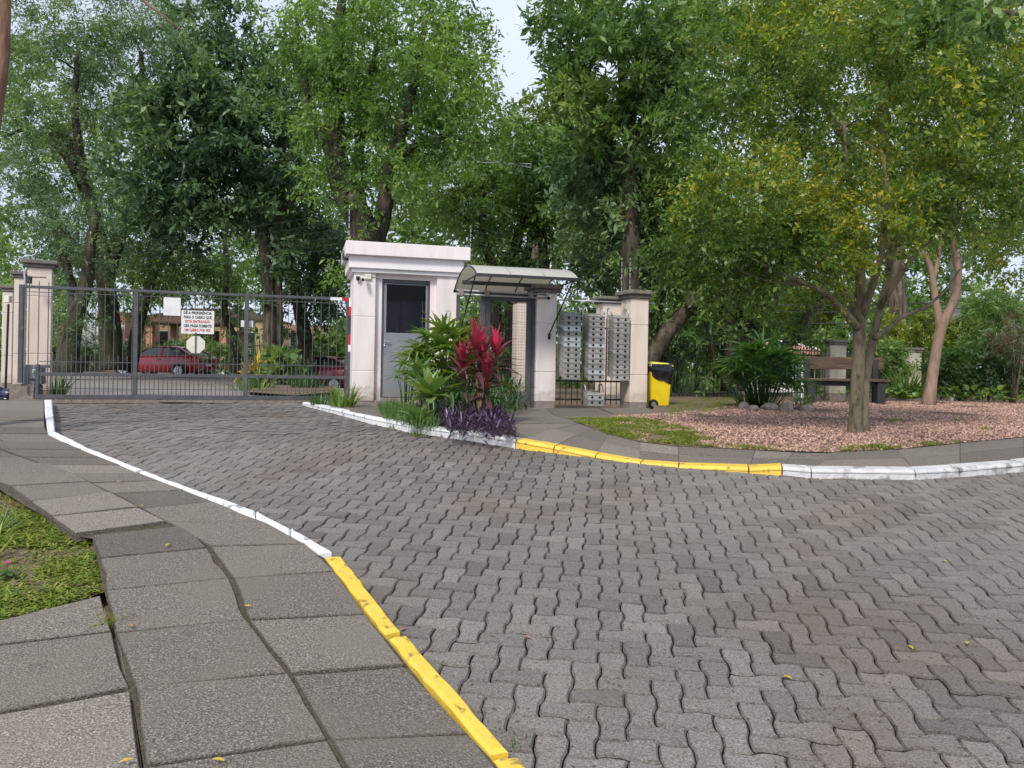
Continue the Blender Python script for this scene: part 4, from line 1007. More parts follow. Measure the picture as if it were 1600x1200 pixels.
# the bag: a creased skirt round the rim, longer at the front right
b = MB(); n = 56; rows_ = 9
for r in range(rows_ + 1):
    for k in range(n):
        a = 2 * math.pi * k / n; ca, sa_ = math.cos(a), math.sin(a)
        s_ = 1 / max(abs(ca), abs(sa_)) ; s_ = min(s_, 1.25)
        hang = 0.10 + 0.25 * (0.5 + 0.5 * math.cos(a + 0.45)) ** 0.8 + 0.015 * math.sin(6 * a)
        
        f = r / rows_; z = BHt - 0.025 - f * hang
        wr = 1 + 0.045 * mnoise.noise(Vector((ca * 4, sa_ * 4, f * 2.0))) + 0.035 * math.sin(13 * a + 3 * f) * f
        rx = (0.236 + 0.022 * math.sin(math.pi * min(1, f * 1.3)) - 0.02 * f) * wr
        b.v.append((rx * ca * s_, rx * sa_ * s_, z))
for r in range(rows_):
    for k in range(n):
        k2 = (k + 1) % n; b.f.append([r*n+k, (r+1)*n+k, (r+1)*n+k2, r*n+k2]); b.t.append(0.5)
bg_ = tag(b.build('bin_bag', M['bag'], None, smooth=True), 'black plastic bag draped over the yellow bin', 'bin bag'); bg_.location = P; bg_.rotation_euler = (0, 0, math.radians(6))

# ---- bench
BPn = G(1327, 631, PT - 0.01); k = F / BPn.y
t = thing('park_bench', 'wooden park bench with a wide plank back and charcoal legs on the pink gravel', 'bench', BPn, math.radians(-2))
lw = 128 / k
sh = (631 - 592) / k; bh = (631 - 557.5) / k
def plank(x0, x1, y0, y1, z0, z1, name='plank'): return MB().box(x0, x1, y0, y1, z0, z1).build(name, M['wood'], t, bevel=0.008)
plank(-lw/2 - .01, lw/2 - .02, -0.02, 0.19, sh - 0.055, sh - .002, 'seat_plank'); plank(-lw/2, lw/2 - .03, 0.20, 0.42, sh - 0.05, sh, 'seat_plank')
plank(-lw/2 + 0.10, lw/2 + 0.04, 0.475, 0.52, bh - 0.26, bh, 'backrest')
for sx in (-1, 1):
    xm = sx * (lw/2 - 0.13)
    MB().box(xm - 0.055, xm + 0.055, 0.43, 0.475, -0.03, bh - 0.05).build('leg', M['bench_leg'], t, bevel=0.004)
    MB().box(xm - 0.13, xm + 0.03, 0.02, 0.08, -0.03, sh - 0.055).build('leg', M['bench_leg'], t, bevel=0.004)
    MB().box(xm - 0.035, xm + 0.035, 0.07, 0.43, sh - 0.13, sh - 0.055).build('bearer', M['bench_leg'], t, bevel=0.004)
MB().box(-lw/2 + 0.1, lw/2 - 0.1, 0.08, 0.12, sh - 0.15, sh - 0.056).build('bearer', M['bench_leg'], t, bevel=0.004)

# ---- fence along the right with low pillars
fz = 0.0
pp = []
for px0, px1, pyt, Yv, lab in ((1151, 1180, 520, 18.2, 'weathered grey pillar of the back fence, behind the big lady palm'), (1296, 1322, 531, 20.4, 'weathered grey pillar of the back fence, behind the bench'), (1416, 1440, 543, 22.6, 'weathered grey pillar of the back fence, near the smooth pinkish trunk')):
    tt_, P, w_, tp = pillar(lab, px0, px1, 600, pyt, Yv, m='stone_beige', ang=math.radians(10), grooves=(0.35, 0.7), over=0.045); pp.append((P, w_))
pillar('pale pillar seen through the mesh of the foot gate', 807, 823, 620, 462, 16.6, over=0.06)
pts_f = [Vector((PRP.x + 0.5, PRP.y + 3.2, 0)), pp[0][0], pp[1][0], pp[2][0], pp[2][0] + Vector((6.5, 2.0, 0))]
for k, lab in enumerate(('black spiked fence panel behind the strap leaves, right of the bin', 'black spiked fence panel in front of the tiled kiosk', 'black spiked fence panel behind the bench back', 'black spiked fence panel at the far right behind the shrubs')):
    A, B_ = pts_f[k].copy(), pts_f[k+1].copy(); A.z = gz(A.x, A.y); B_.z = gz(B_.x, B_.y)
    if k > 0: A = A + Vector((0.45, 0.1, 0))
    d = B_ - A; t = thing('fence_panel', lab, 'fence', A, math.atan2(d.y, d.x), 'black spiked fence panels'); n = int(d.length / 0.13)
    me = barmesh(0.0, 1.45)
    for i in range(n):
        o = link_mesh('bar', me, M['steel_dark'], t); o.location = ((i + 0.5) * d.length / n, 0.1, 0)
    for z in (0.15, 1.25): MB().box(0, d.length, 0.09, 0.11, z, z + 0.03).build('rail', M['steel_dark'], t)

# ---- electric fence wires over the gate
lwz = 13.6
wt = thing('wire_fence', 'thin electric fence wires strung over the gate from the left pillar to the booth', 'wire fence', W(60, 400, 13.6))
o = Vector(wt.location)
for i, (ya, yb) in enumerate(((388, 318), (396, 332), (404, 344), (412, 356), (420, 366), (428, 374))):
    a, c = W(60, ya, 13.5), W(543, yb + 12, 14.2)
    pts = [a.lerp(c, q / 8) - o - Vector((0, 0, 0.10 * math.sin(math.pi * q / 8))) for q in range(9)]
    MB().tube(pts, 0.0016, 4, cap=False).build('wire', M['steel'], wt)
for px, y0_, y1_, Yv in ((545, 378, 318, 13.9), (60, 404, 380, 13.6), (735, 392, 350, 14.6), (971, 455, 400, 14.0), (984, 452, 400, 13.1)):
    p = thing('insulator_post', 'thin %s electric fence post' % {545: 'wire post on the left corner of the booth roof:', 60: 'short post on the tall left pillar:', 735: 'post at the right corner of the booth roof:', 971: 'post above the pillar behind the boxes:', 984: 'post on the cap of the pillar by the bin:'}[px], 'post', W(px, y0_ + 3, Yv))
    o2 = Vector(p.location); hh = (y0_ - y1_) * Yv / F
    MB().tube([(0, 0, -0.05), (0, 0, hh)], 0.008, 6).build('rod', M['galv'], p)
    for i in range(5): MB().lathe([(0.012, -0.012), (0.018, 0), (0.012, 0.012)], 8, Matrix.Translation((0, 0, hh * (0.2 + 0.18 * i)))).build('insulator', M['black'], p)
wt = thing('wire_fence', 'electric fence wires dropping from the booth roof to the right pillar', 'wire fence', W(735, 352, 14.6)); o = Vector(wt.location)
for i in range(5):
    a, c = W(735, 352 + 8 * i, 14.6), W(971, 402 + 9 * i, 14.0)
    pts = [a.lerp(c, q / 8) - o - Vector((0, 0, 0.06 * math.sin(math.pi * q / 8))) for q in range(9)]
    MB().tube(pts, 0.0016, 4, cap=False).build('wire', M['steel'], wt)

# ------------------------------------------------------------------ beyond the gate
def car(label, loc, rz, paint, L_=4.1, hatch=True):
    t = thing('parked_car', label, 'car', loc, rz)
    # stations: x (0 = nose), half width, bottom, belt height
    st = [(-2.05,0.60,0.36,0.56),(-1.98,0.70,0.24,0.66),(-1.75,0.79,0.20,0.74),(-1.35,0.82,0.20,0.82),(-0.9,0.83,0.20,0.90),(-0.3,0.84,0.20,0.93),(0.5,0.84,0.20,0.95),(1.2,0.83,0.20,0.98),(1.7,0.80,0.22,1.0),(1.95,0.76,0.28,0.98),(2.05,0.68,0.36,0.86)]
    b = MB(); n = 10
    for x, hw, zb, zt in st:
        for k, (yy_, f) in enumerate(((-0.80,0),(-0.97,0.12),(-1.0,0.45),(-0.985,0.75),(-0.90,0.97),(0.90,0.97),(0.985,0.75),(1.0,0.45),(0.97,0.12),(0.80,0))):
            b.v.append((x, yy_ * hw, zb + (zt - zb) * f + (0.025 if abs(yy_) <= 0.9 and f > 0.9 else 0)))
    for i in range(len(st) - 1):
        for k in range(n): b.f.append([i*n+k, i*n+(k+1) % n, (i+1)*n+(k+1) % n, (i+1)*n+k]); b.t.append(0.5)
    b.f.append(list(range(n))); b.t.append(0.5); b.f.append(list(range((len(st)-1)*n, len(st)*n))[::-1]); b.t.append(0.5)
    body = b.build('body', paint, t, smooth=True, bevel=0)
    gs = [(-1.0,0.70,0.90,0.91),(-0.35,0.60,0.93,1.32),(0.0,0.57,0.94,1.40),(0.7,0.56,0.95,1.41),(1.15,0.57,0.96,1.34),(1.75,0.66,0.98,1.02)]
    b = MB(); n = 6
    for x, hw, z0, z1 in gs:
        for yy_, f in ((-0.76/max(hw,.01)*hw if False else -0.76, 0), (-(hw*0.45+0.76*0.55), 0.55), (-hw, 0.96), (hw, 0.96), ((hw*0.45+0.76*0.55), 0.55), (0.76, 0)):
            b.v.append((x, yy_, z0 - 0.02 + (z1 - z0) * f))
    for i in range(len(gs) - 1):
        for k in range(n): b.f.append([i*n+k, i*n+(k+1) % n, (i+1)*n+(k+1) % n, (i+1)*n+k]); b.t.append(0.5)
    b.build('windows', M['car_glass'], t, smooth=False)
    b = MB()
    for i in range(1, len(gs) - 1):
        x, hw, z0, z1 = gs[i]; b.v += [(x, -hw - 0.012, z1 - 0.035), (x, -hw * 0.5, z1 + 0.012), (x, hw * 0.5, z1 + 0.012), (x, hw + 0.012, z1 - 0.035)]
    for i in range(len(gs) - 3):
        for k in range(3): b.f.append([i*4+k, i*4+k+1, (i+1)*4+k+1, (i+1)*4+k]); b.t.append(0.5)
    b.build('roof', paint, t, smooth=True)
    for s_ in (-1, 1):
        b = MB()
        for (xa, za, xb, zb_, wq) in ((-1.0,0.92,-0.35,1.33,0.05),(-0.35,1.33,0.0,1.385,0.05),(0.0,1.385,0.7,1.395,0.05),(0.7,1.395,1.15,1.33,0.06),(1.15,1.33,1.75,1.02,0.10),(0.38,0.96,0.34,1.38,0.055),(-1.0,0.925,1.75,0.985,0.03)):
            def yat(z): return s_ * (0.775 - max(0, (z - 0.95)) / 0.42 * 0.185)
            b.bar((xa, yat(za), za), (xb, yat(zb_), zb_), wq, 0.03)
        b.build('window_pillars', paint, t)
        MB().box(-0.95, -0.80, s_*0.80 - 0.04, s_*0.80 + 0.10*s_ + 0.04, 0.96, 1.06).build('mirror', paint, t, bevel=0.02)
        MB().box(0.25, 0.42, s_ * 0.845 - 0.012, s_ * 0.845 + 0.012, 0.80, 0.83).build('door_handle', M['black'], t)
        MB().box(1.98, 2.06, s_ * 0.60 - 0.09, s_ * 0.60 + 0.09, 0.72, 0.90).build('tail_light', M['red'], t, bevel=0.015)
        MB().box(-2.02, -1.86, s_ * 0.58 - 0.13, s_ * 0.58 + 0.13, 0.58, 0.69).build('headlight', M['white'], t, bevel=0.02)
        for x in (-1.3, 1.25):
            R_ = Matrix.Translation((x, s_ * 0.775, 0.30)) @ Matrix.Rotation(math.pi/2, 4, 'X')
            MB().lathe([(0.36, -0.075), (0.36, 0.075)], 22, R_).build('wheel_arch', M['black'], t)
            wl = MB().lathe([(0.20, -0.09), (0.29, -0.088), (0.305, -0.05), (0.305, 0.05), (0.29, 0.088), (0.20, 0.09)], 24, R_).build('wheel', M['tyre'], t, smooth=False)
            b = MB().lathe([(0.195, -0.094), (0.20, 0.094)], 18, R_)
            for q in range(5):
                a = 2 * math.pi * q / 5; b.bar(R_ @ Vector((0, 0, s_ * -0.10)), R_ @ Vector((0.19 * math.cos(a), 0.19 * math.sin(a), s_ * -0.10)), 0.05, 0.015)
            b.build('rim', M['alloy'], wl)
    MB().box(2.035, 2.06, -0.2, 0.2, 0.52, 0.64).build('number_plate', M['white'], t)
    MB().box(-2.06, -1.99, -0.45, 0.45, 0.30, 0.42).build('grille', M['black'], t)
    return t
def at_ground(px, Yv, dy=0.0):
    p = W(px, 580, Yv); p.z = gz(p.x, p.y) + dy; return p
c1_ = car('dark red hatchback parked in profile beyond the gate, seen whole', at_ground(257, 34.5, 0.0), math.radians(-14), M['car_red']); c1_.scale = (1.13, 1.05, 0.98)
car('wine red car half hidden behind the guard booth', at_ground(490, 31.0, -0.12), math.radians(-10), M['car_wine'])

def box_building(name, label, px0, px1, pyt, Yv, depth, wall, roof=None, cat='building', rise=0.0, ang=0.0, zb=None, windows=(), over=0.3, roofm='brown_roof'):
    P = at_ground(px0, Yv); P1_ = W(px1, 560, Yv); w_ = (P1_.x - P.x) / math.cos(ang); h = zat((px0+px1)/2, pyt, Yv) - P.z - rise
    t = thing(name, label, cat, P, ang)
    MB().box(0, w_, 0, depth, -0.6, h).build('wall', M[wall], t)
    if rise:
        b = MB(); o_ = over
        b.add([(-o_,-o_,h),(w_+o_,-o_,h),(w_+o_,depth+o_,h),(-o_,depth+o_,h),(w_*0.3,depth/2,h+rise),(w_*0.7,depth/2,h+rise)], [(3,2,1,0),(0,1,5,4),(1,2,5),(2,3,4,5),(3,0,4)]); b.build('roof', M[roofm], t)
    for (u0, u1, z0, z1) in windows:
        wf_ = MB().box(w_*u0, w_*u1, -0.06, 0.02, h*z0, h*z1).build('window', M['white'], t)
        MB().box(w_*u0 + .08, w_*u1 - .08, -0.08, -0.06, h*z0 + .08, h*z1 - .08).build('pane', M['car_glass'], wf_)
    return t
box_building('house', 'salmon pink rendered house far beyond the gate, left of the big trunk', 150, 194, 487, 62, 6, 'orange_wall', windows=((0.2,0.4,0.35,0.7),(0.6,0.8,0.35,0.7)))
box_building('house', 'ochre yellow house far beyond the gate, above the parked red car', 212, 420, 478, 70, 7, 'yellow_wall', rise=1.2, windows=((0.15,0.25,0.4,0.75),(0.8,0.9,0.4,0.75),(0.45,0.55,0.4,0.75)))
box_building('house', 'pale pink house far away, seen between trunks left of the booth', 425, 560, 508, 66, 7, 'pink_wall', windows=((0.2,0.3,0.4,0.8),(0.6,0.7,0.4,0.8)))
# open pavilion with dark tiled roof
P = at_ground(228, 48); k = F / 48; t = thing('gatehouse', 'open pavilion with a dark brown hipped roof on orange columns', 'pavilion', P, 0)
w_ = 128 / k; ez = zat(290, 506, 48) - P.z; az = zat(290, 486, 48) - P.z
b = MB(); b.add([(-.3,-.3,ez),(w_+.3,-.3,ez),(w_+.3,4,ez),(-.3,4,ez),(w_*.35,1.8,az),(w_*.75,1.8,az),(-.3,-.3,ez+.12),(w_+.3,-.3,ez+.12),(w_+.3,4,ez+.12),(-.3,4,ez+.12)], [(3,2,1,0),(0,1,7,6),(1,2,8,7),(2,3,9,8),(3,0,6,9),(6,7,5,4),(7,8,5),(8,9,4,5),(9,6,4)]); b.build('roof', M['brown_roof'], t)
for fx in (0.03, 0.5, 0.93):
    for yy_ in (0, 3.4): MB().box(w_*fx - .2, w_*fx + .2, yy_, yy_ + .4, -0.4, ez).build('column', M['orange_wall'], t)
MB().box(w_*.5 + .28, w_*.93 - .28, 3.42, 3.6, -0.4, ez * .9).build('back_wall', M['brown_wall'], t)
# orange posts and low wall along the far kerb
pt = []
for i, (px, lab) in enumerate(((94, 'left edge, beside the leaning trunk'), (172, 'left of the thick trunks'), (506, 'beside the booth, over the half hidden car'))):
    P = at_ground(px, 46); t = thing('post', 'terracotta orange masonry post beyond the gate, ' + lab, 'post', P)
    MB().box(-.28, .28, 0, .5, -0.4, zat(px, 502 if i < 2 else 526, 46) - P.z).build('shaft', M['orange_wall'], t)
    MB().box(-.36, .36, -.08, .58, zat(px, 502 if i < 2 else 526, 46) - P.z, zat(px, 500 if i < 2 else 524, 46) - P.z).build('cap', M['brown_roof'], t)
t = thing('picket_fence', 'white picket fence between the orange posts, left of the big trunks', 'fence', at_ground(70, 47))
w_ = (W(195, 560, 47).x - W(70, 560, 47).x); hh = zat(120, 506, 47) - t.location.z
n = 40
me = MB().box(-.05, .05, 0, .03, 0.9, hh).mesh('picket')
for i in range(n): o = link_mesh('picket', me, M['white'], t); o.location = (w_ * i / n, 0, 0)
MB().box(0, w_, 0.03, 0.08, -0.3, 0.9).build('base_wall', M['block'], t)
t = thing('railing', 'dark railing along the far kerb in front of the ochre house', 'railing', at_ground(195, 49)); w_ = W(560, 560, 49).x - W(195, 560, 49).x
me = barmesh(0, 2.0); 
for i in range(120): o = link_mesh('bar', me, M['steel_dark'], t); o.location = (w_ * i / 120, 0, 0); o.scale = (2.2, 2.2, 1)
for z in (0.3, 1.7): MB().box(0, w_, -.03, .03, z, z + .07).build('rail', M['steel_dark'], t)
# far kerb line
b = MB(); 
A = [W(a, c, 10) for a, c in ()]
fk = [G(a, c) for a, c in ((-20,572),(75,569),(130,569),(180,572),(360,584),(400,586),(470,584),(560,585))]
b = MB()
for a, c in zip(fk[:-1], fk[1:]): b.bar(a + Vector((0,0,0.05)), c + Vector((0,0,0.05)), 0.35, 0.25)
o = b.build('kerb', M['white_kerb']); o['kind'] = 'structure'
# kiosk with pink clay tiles, right
KP = at_ground(1203, 27.5); k = F / 27.5; t = thing('kiosk', 'small white kiosk with pinkish clay tile roof behind the right fence', 'kiosk', KP, math.radians(8))
w_ = 92 / k; ez = zat(1245, 551, 27.5) - KP.z; az = zat(1245, 534, 27.5) - KP.z
MB().box(.25, w_ - .25, .25, 1.9, -.2, ez).build('wall', M['trim'], t)
MB().box(-.02, w_ + .02, 0.0, 2.2, ez - 0.12, ez).build('eave', M['steel_dark'], t)
for (u0, u1, z0, z1, mm) in ((.52, .62, 0.1, ez - .15, 'door'), (.68, .86, ez * .35, ez * .85, 'hole'), (.18, .40, ez * .4, ez * .8, 'hole')):
    MB().box(w_*u0, w_*u1, .19, .25, z0, z1).build('door' if mm == 'door' else 'window', M[mm], t)
nt_ = 20
for i in range(nt_):
    u = (i + 0.5) / nt_; x = -0.1 + (w_ + .2) * u
    f = 1.0 if u < 0.55 else max(0.08, (1 - u) / 0.45)
    b = MB(); pr = []
    for s_ in range(5):
        q = s_ / 4; pr.append((x, -.12 + 1.25 * q * f, ez + (az - ez) * q * f))
    m_ = len(pr)
    for j in range(m_ - 1):
        b.tube([pr[j], (pr[j+1][0], pr[j+1][1] + .03, pr[j+1][2])], [(w_ + .2) / nt_ * 0.56, (w_ + .2) / nt_ * 0.46], 8, tint=RND.random())
    b.build('tile', M['pink_tile'], t)
b = MB(); b.tube([(-.1, 1.15, az + .03), (w_ * .55, 1.15, az + .03), (w_ + .12, -.1, ez + .05)], .06, 8); b.build('ridge', M['white'], t)
b = MB(); b.add([(-.1,-.1,ez),(w_+.1,-.1,ez),(w_*.58,1.15,az),(-.1,1.15,az)], [(0,1,2,3)]); b.add([(-.1,1.15,az),(w_*.58,1.15,az),(w_+.1,2.3,ez),(-.1,2.3,ez),(w_+.1,-.1,ez)], [(0,1,2,3),(1,4,2)]); b.build('roof_slab', M['pink_tile'], t)
box_building('house', 'orange rendered house among trees far behind the kiosk', 1288, 1325, 492, 70, 6, 'orange_wall', rise=1.2, windows=((0.2,0.4,0.4,0.7),(0.6,0.8,0.4,0.7)), roofm='orange_wall')
# poles
P = at_ground(431, 31); t = thing('utility_pole', 'slim grey utility pole rising between the trunks left of the booth', 'utility pole', P); hh = zat(431, 150, 31) - P.z
MB().tube([(0, 0, -.3), (0, 0, hh)], [0.15, 0.10], 10).build('shaft', M['pole'], t, smooth=True)
for z in (0.62, 0.64, 0.66, 0.9): MB().lathe([(0.16, 0), (0.16, 0.06)], 10, Matrix.Translation((0, 0, hh * z))).build('band', M['steel'], t)
MB().bar((-.9, 0, hh * .93), (.9, 0, hh * .93), 0.1).build('crossarm', M['cap'], t)
P = at_ground(1491, 30); t = thing('utility_pole', 'pale square utility pole behind the forked pinkish tree', 'utility pole', P); hh = zat(1491, 400, 30) - P.z
MB().box(-.17, .17, -.12, .12, -.3, hh).build('shaft', M['pole'], t, bevel=0.01)
MB().box(.18, .34, -.1, .1, zat(1491, 515, 30) - P.z, zat(1491, 497, 30) - P.z).build('meter_box', M['black'], t)

for i, (ya, yb, lab) in enumerate(((470, 462, 'top power cable crossing behind the trees at the right'), (480, 473, 'middle power cable crossing behind the trees at the right'), (497, 492, 'lowest power cable crossing behind the trees at the right'))):
    A, B_ = W(1030, ya, 27), W(1640, yb, 27); t = MB().tube([A.lerp(B_, q / 12) - A - Vector((0, 0, .25 * math.sin(math.pi * q / 12))) for q in range(13)], .02, 5, cap=False).build('power_cable', M['steel_dark']); t.location = A; tag(t, lab, 'cable')
for i, (ya, yb, lab) in enumerate(((236, 262, 'upper pale cable slanting across the trees above the canopy'), (252, 256, 'lower pale cable crossing the trees above the canopy'))):
    A, B_ = W(690, ya, 22), W(830, yb, 22); t = MB().tube([A, B_], .014, 5, cap=False).build('power_cable', M['galv']); tag(t, lab, 'cable')
t = thing('floodlight', 'small brown floodlight under the left end of the booth roof', 'floodlight', W(540, 400, 13.75))
MB().box(-.05, .04, -.06, .06, -.08, .1).build('housing', M['cap'], t, bevel=.01); MB().box(-.045, .035, -.07, -.06, -.06, .04).build('lens', M['black'], t)
t = thing('garden_lamp', 'thin black lamp post with a cream box head before the left cream pillars', 'lamp', W(9, 575, 14.2)); k = F / 14.2
MB().tube([(0, 0, -.6), (.03, 0, 100 / k)], .02, 8).build('pole', M['black'], t); MB().box(-.03, .07, -.05, .05, 102 / k, 113 / k).build('lamp_head', M['cream_sign'], t, bevel=.008)
t = thing('notice', 'small white notice pinned to the orange post left of the thick trunks', 'notice', W(160, 551, 45.6)); MB().box(-.16, .16, -.01, .01, -.28, .28).build('sheet', M['white'], t); MB().box(-.08, .06, -.02, -.01, -.05, .18).build('print', M['ink'], t)
# crumpled dark blue sheet by the concrete block
bm = bmesh.new(); bmesh.ops.create_icosphere(bm, subdivisions=4, radius=1)
for v in bm.verts:
    q = 1 + .35 * mnoise.noise(v.co * 2.2) + .15 * mnoise.noise(v.co * 6); v.co = Vector((v.co.x * .34 * q, v.co.y * .2 * q, max(-.02, v.co.z * .17 * q)))
me = bpy.data.meshes.new('sheet'); bm.to_mesh(me); bm.free()
o = link_mesh('plastic_sheet', me, mat('dark_blue_plastic', (.012,.018,.05), (.02,.03,.08), rough=.3, scale=6)); pt_ = W(2, 604, 13.3); pt_.z = gz(pt_.x, pt_.y) + .02; o.location = pt_
tag(o, 'crumpled dark blue plastic sheet heaped left of the concrete block', 'plastic sheet')
# ------------------------------------------------------------------ trees
def smooth_path(pts, rad, step=0.35):
    pts = [Vector(p) for p in pts]; out = []; ro = []
    n = len(pts)
    for i in range(n - 1):
        p0 = pts[max(i-1, 0)]; p1 = pts[i]; p2 = pts[i+1]; p3 = pts[min(i+2, n-1)]
        m = max(2, int((p2 - p1).length / step))
        for k in range(m):
            t = k / m; t2, t3 = t*t, t*t*t
            out.append(0.5 * ((2*p1) + (p2 - p0) * t + (2*p0 - 5*p1 + 4*p2 - p3) * t2 + (3*p1 - p0 - 3*p2 + p3) * t3))
            ro.append(rad[i] * (1-t) + rad[i+1] * t)
    out.append(pts[-1]); ro.append(rad[-1]); return out, ro
def leaf_mesh(name, P, D, S, N_, Ln, Wd, tint):
    n = len(P)
    V = np.empty((n, 4, 3), np.float32)
    V[:, 0] = P; V[:, 1] = P + D * (Ln * 0.45)[:, None] - S * (Wd * 0.5)[:, None] + N_ * (Wd * 0.14)[:, None]
    V[:, 2] = P + D * Ln[:, None]; V[:, 3] = P + D * (Ln * 0.45)[:, None] + S * (Wd * 0.5)[:, None] + N_ * (Wd * 0.14)[:, None]
    me = bpy.data.meshes.new(name)
    me.vertices.add(n * 4); me.vertices.foreach_set('co', V.reshape(-1))
    me.loops.add(n * 4); me.loops.foreach_set('vertex_index', np.arange(n * 4, dtype=np.int32))
    me.polygons.add(n); me.polygons.foreach_set('loop_start', np.arange(0, n * 4, 4, dtype=np.int32))
    try: me.polygons.foreach_set('loop_total', np.full(n, 4, np.int32))
    except Exception: pass
    at = me.attributes.new('tint', 'FLOAT', 'FACE'); at.data.foreach_set('value', np.clip(tint, 0, 1).astype(np.float32))
    me.update(calc_edges=True); return me
def nrm(a): return a / np.maximum(np.linalg.norm(a, axis=1, keepdims=True), 1e-6)
def foliage(targets, outd, per, spread, Ll, Wl, rs, droop=0.2, flat=0.5, tbase=0.4, tvar=0.18, twigs=7, cl_var=0.16, nscale=0.5, along_=False):
    T = np.array(targets); O = np.array(outd); m = len(T)
    tn = rs.randn(m, twigs, 3); tn[:, :, 2] *= 0.7
    tn = nrm((tn + O[:, None, :] * 0.9).reshape(-1, 3)).reshape(m, twigs, 3)
    tlen = spread * (0.55 + 0.7 * rs.rand(m, twigs))
    pt = max(1, per // twigs)
    u = rs.rand(m, twigs, pt) ** 0.8
    P = T[:, None, None, :] + tn[:, :, None, :] * (u * tlen[:, :, None])[..., None]
    P[..., 2] -= droop * spread * (u ** 2) * 0.5
    P += rs.randn(*P.shape) * spread * 0.07
    D = nrm((tn[:, :, None, :] * 0.8 + rs.randn(m, twigs, pt, 3) * 0.75 + np.array([0, 0, -droop])).reshape(-1, 3))
    P = P.reshape(-1, 3)
    up = rs.randn(len(P), 3) * (1 - flat) + np.array([0, 0, 1.0]) * flat * 1.6
    S = nrm(np.cross(D, up)); N_ = nrm(np.cross(S, D))
    ct = np.array([mnoise.noise(Vector(t) * nscale) for t in T]) * 1.7 + rs.randn(m) * cl_var * 0.6
    tint = tbase + np.repeat(ct * 1.0 * 0.35, twigs * pt) + rs.randn(len(P)) * tvar
    s = (0.5 + 0.9 * rs.rand(len(P))) * np.repeat(0.8 + 0.4 * rs.rand(m), twigs * pt)
    return P, D, S, N_, Ll * s, Wl * s, tint
def blob(px, py, Y, rx, ry, rd=None, n=40):
    k = F / Y; c = W(px, py, Y); return (c, rx / k, (rd if rd is not None else rx / k), ry / k, n)
def tree(name, label, cat, base, limbs, blobs, bark, leafm, leaf=(0.1, 0.045), per=60, spread=0.45, seed=1, droop=0.25, flat=0.5, tbase=0.4, tvar=0.16, group=None, twig_r=0.012, nscale=0.6, shell=0.35, sides=9, attach_min=0.0, wob=0.12, crownname='crown', minz=None, ivy=0, ivy_r=0.25):
    rs = np.random.RandomState(seed); rr = random.Random(seed)
    t = thing(name, label, cat, base, 0, group); o = Vector(base)
    mb = MB(); skel = []; srad = []
    for pts, rad in limbs:
        P, R_ = smooth_path([p - o for p in pts], rad)
        P = [p + Vector((mnoise.noise(p * 0.8 + Vector((seed, 0, 0))), mnoise.noise(p * 0.8 + Vector((0, seed, 0))), 0)) * min(0.06, R_[i] * 0.6) for i, p in enumerate(P)]
        mb.tube(P, R_, sides, wob=wob); skel += P; srad += R_
    targets = []; outd = []
    for (c, rx, ry, rz, n) in blobs:
        c = c - o
        for _ in range(n):
            d = Vector((rr.gauss(0, 1), rr.gauss(0, 1), rr.gauss(0, 1))).normalized()
            q = (shell + (1 - shell) * rr.random() ** 0.6)
            p = c + Vector((d.x * rx, d.y * ry, d.z * rz)) * q
            p += Vector((rr.gauss(0, .1), rr.gauss(0, .1), rr.gauss(0, .1))) * min(rx, rz)
            if minz is not None and p.z < minz: continue
            targets.append(p); outd.append((d * 0.8 + Vector((0, 0, 0.25))).normalized())
    for _ in range(ivy):
        k_ = rr.randrange(int(len(skel) * 0.12), len(skel)); dd_ = Vector((rr.gauss(0, 1), rr.gauss(0, 1), rr.gauss(0, .4))).normalized()
        targets.append(skel[k_] + dd_ * (srad[k_] + ivy_r * rr.random())); outd.append(dd_)
    if targets:
        SK = np.array([tuple(p) for p in skel]); SR = np.array(srad)
        TA = np.array([tuple(p) for p in targets])
        dmin = np.array([np.min(np.linalg.norm(SK - q, axis=1)) for q in TA])
        order = np.argsort(dmin); SKl = [SK]; 
        SKa = np.empty((len(skel) + len(targets) * 5, 3)); SKa[:len(skel)] = SK; SRa = np.empty(len(SKa)); SRa[:len(skel)] = SR; cur = len(skel)
        for ti in order:
            q = TA[ti]
            dd = np.linalg.norm(SKa[:cur] - q, axis=1)
            # prefer joints lower than the target
            cost = dd + 0.6 * np.maximum(0, SKa[:cur, 2] - q[2])
            j = int(np.argmin(cost)); a = Vector(SKa[j]); b_ = Vector(q); l = (b_ - a).length
            r0 = min(SRa[j] * 0.6, twig_r * (1 + l * 1.1)); r1 = max(twig_r * 0.35, 0.002)
            side = Vector((rr.gauss(0, 1), rr.gauss(0, 1), 0)) * 0.08 * l
            mid = a.lerp(b_, 0.5) + side + Vector((0, 0, 0.06 * l))
            pts = [a, a.lerp(mid, 0.55) , mid, mid.lerp(b_, 0.55) , b_]
            rad = [r0, r0 * 0.85, r0 * 0.65 + r1 * 0.3, r0 * 0.35 + r1 * 0.6, r1]
            mb.tube(pts, rad, 4, cap=False)
            for pz, rz_ in zip(pts[1:], rad[1:]):
                SKa[cur] = pz; SRa[cur] = rz_; cur += 1
    mb.build('trunk', bark, t, smooth=True)
    if targets:
        args = foliage([tuple(p) for p in targets], [tuple(p) for p in outd], per, spread, leaf[0], leaf[1], rs, droop, flat, tbase, tvar, nscale=nscale)
        me = leaf_mesh(crownname, *args); link_mesh(crownname, me, leafm, t)
    return t
def tb(px, Yv, py=600):
    p = W(px, py, Yv); p.z = gz(p.x, p.y); return p

